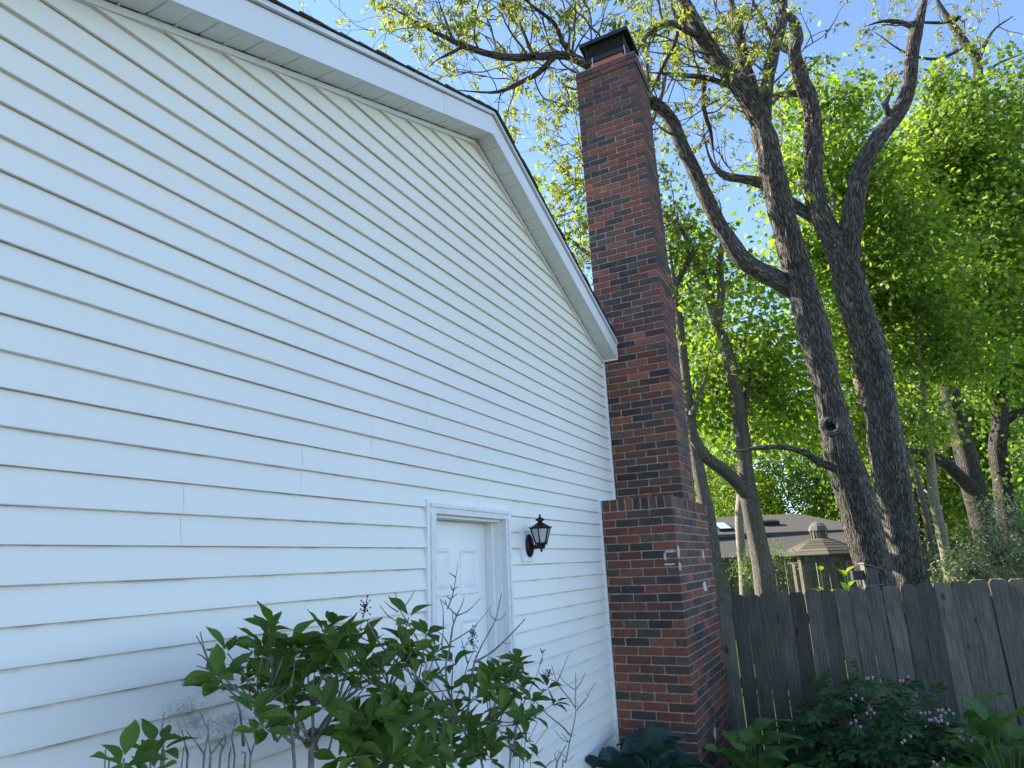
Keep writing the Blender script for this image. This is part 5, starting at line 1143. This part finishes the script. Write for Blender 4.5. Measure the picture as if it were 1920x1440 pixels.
    for (u, v, x) in ((1630, 1273, 6.2), (1696, 1273, 6.2), (1605, 1303, 6.1), (1767, 1333, 6.05), (1778, 1336, 6.05), (1760, 1347, 6.03), (1770, 1350, 6.03), (1735, 1338, 6.02), (1747, 1346, 6.02), (1697, 1384, 5.9), (1815, 1382, 5.9), (1806, 1381, 5.9), (1606, 1358, 5.95), (1631, 1328, 6.0), (1760, 1425, 5.7), (1820, 1386, 5.9)):
        p = px(u, v, x); fm = M_PINK if rs.random() < .6 else M_PINK2
        for k in range(3):
            q = MB(); o = p+Vector((rs.gauss(0, .008), (k-1)*.026+rs.gauss(0, .008), rs.gauss(0, .016))); q.lathe(tuple(o), [(.001, -.015), (.004, -.010), (.010, .0), (.008, .006), (.002, .010)], 8, .6, 1.0); q.build('flower', fm, B, True)
    # low ground cover between the hosta and the mound
    n = 1500; P = np.zeros((n, 3)); 
    for i in range(n):
        u, v = rs.gauss(1545, 40), rs.uniform(1395, 1470); p = px(u, v, 5.55); x, y = p.x+rs.uniform(-.25, .5), p.y+rs.gauss(0, .1); P[i] = (x, y, tz(x, y)+rs.uniform(.03, .18))
    me = leaf_mesh('ground_cover', P, rng.normal(size=(n, 3))*[1, 1, .4], rng.normal(size=(n, 3))*.4+[0, 0, 1], rng.uniform(.025, .05, n), T4, F4, M_COVER, rng.uniform(0, 1, n))
    tag(obj('ground_cover', me), 'low pale ground cover leaves between hosta and bleeding heart', 'ground cover', kind='stuff')
    # yellowish ferny shoots in front of the fence
    for (u, v, lab) in ((1525, 1262, 'thin yellowish shoot before the fence, the shorter one'), (1600, 1240, 'thin yellowish shoot before the fence, the taller one')):
        t = px(u, v, 6.85); g = Vector((t.x, t.y, tz(t.x, t.y))); Sh = thing('leafy_shoot', tuple(g), lab, 'plant', 'shoots before the fence')
        q = MB(); q.tube([g, (g+t)/2, t], [.005, .004, .002], 5, False); q.build('stem', M_TWIG, Sh)
        for k in range(9): d = Vector((rs.gauss(0, 1), rs.gauss(0, 1), .3)); obj('leaf', HYDL[0], Sh, None, lmat(t+Vector((0, 0, -rs.uniform(0, .15))), d, Vector((rs.gauss(0, .3), rs.gauss(0, .3), 1)), .06))
    # edging stones
    for i, (u, v, s, lab) in enumerate(((1600, 1432, .22, 'rough brown edging stone below the bleeding heart'), (1690, 1425, .26, 'larger brown edging stone below the bleeding heart'), (1885, 1432, .26, 'rough edging stone in the bottom right corner'))):
        d = at(u, v, 1)-CAM; p = None; t = 4.0
        for _ in range(400):
            p = CAM+d*t
            if p.z < tz(p.x, p.y)+.12: break
            t += .01
        import bmesh
        bm = bmesh.new(); bmesh.ops.create_icosphere(bm, subdivisions=3, radius=1)
        for vv in bm.verts:
            nn = noise.noise(vv.co*1.7+Vector((i*7, 0, 0))); vv.co = Vector((vv.co.x*s*.8, vv.co.y*s*1.25, max(-.1, min(.07, vv.co.z*.10))))*(1+.25*nn)
        me = bpy.data.meshes.new('edging_stone'); bm.to_mesh(me); bm.free(); z = tz(p.x, p.y)
        tag(obj('edging_stone', me, None, M_STONE, Matrix.Translation((p.x, p.y, z+.05)) @ Matrix.Rotation(i*1.1, 4, 'Z')), lab, 'stone', 'edging stones')
    # sunlit viburnum beyond the fence
    d = 10.2; g = at(1890, 1150, d); g.z = tz(g.x, g.y)
    V = thing('viburnum_bush', tuple(g), 'pale flowering bush leaning over the fence at the right edge', 'shrub')
    bl = [blob(1870, 1050, d, 55, 45, .5, 100), blob(1920, 1000, d+.3, 60, 60, .6, 110), blob(1960, 1060, d, 60, 60, .6, 70), blob(1830, 1080, d-.1, 40, 28, .4, 50)]
    pts = [[Vector((*g, .03)), Vector((*(g+Vector((0, 0, .8))), .02))]]
    for i, (c_, r_, n_) in enumerate(bl): q = MB(); q.tube([g, (g+c_)/2+Vector((0, 0, .2)), c_], [.03, .02, .008], 6); q.build('stem', M_TWIG, V); pts.append([Vector((*((g+c_)/2), .02)), Vector((*c_, .01))])
    crown_leaves('crown', V, bl, 22, .065, M_VIB, T4, F4, limbs_from=nearest_on(pts), csize=.16)
    n = 260; P = np.array([np.array(bl[i % 4][0])+rand_unit(1)[0]*np.array(bl[i % 4][1])*rng.uniform(.8, 1.05) for i in range(n)])
    P = np.repeat(P, 6, axis=0)+rng.normal(size=(n*6, 3))*.018
    me = leaf_mesh('blossom', P, rng.normal(size=(n*6, 3)), rng.normal(size=(n*6, 3))*.5+[0, -.3, 1], rng.uniform(.02, .035, n*6), T4, F4, M_WHITE, rng.uniform(0, 1, n*6)); tag(obj('blossoms', me, V), kind='stuff')
    # evergreen shrub by the slim tree
    d = 13.2; g = at(1455, 1120, d); g.z = tz(g.x, g.y); V = thing('evergreen_shrub', tuple(g), 'feathery green evergreen shrub left of the gazebo', 'shrub')
    bl = [blob(1455, 1075, d, 18, 40, .25, 40), blob(1400, 1060, d+.4, 16, 30, .25, 26)]; q = MB()
    for c_, r_, n_ in bl: q.tube([g, (g+c_)/2, c_], [.03, .02, .01], 6)
    q.build('stem', M_TWIG, V); crown_leaves('crown', V, bl, 24, .06, M_MAPLE2, TO, FO, limbs_from=nearest_on([[Vector((*c_, .01)) for c_, _, _ in bl]]), csize=.16)
bed()
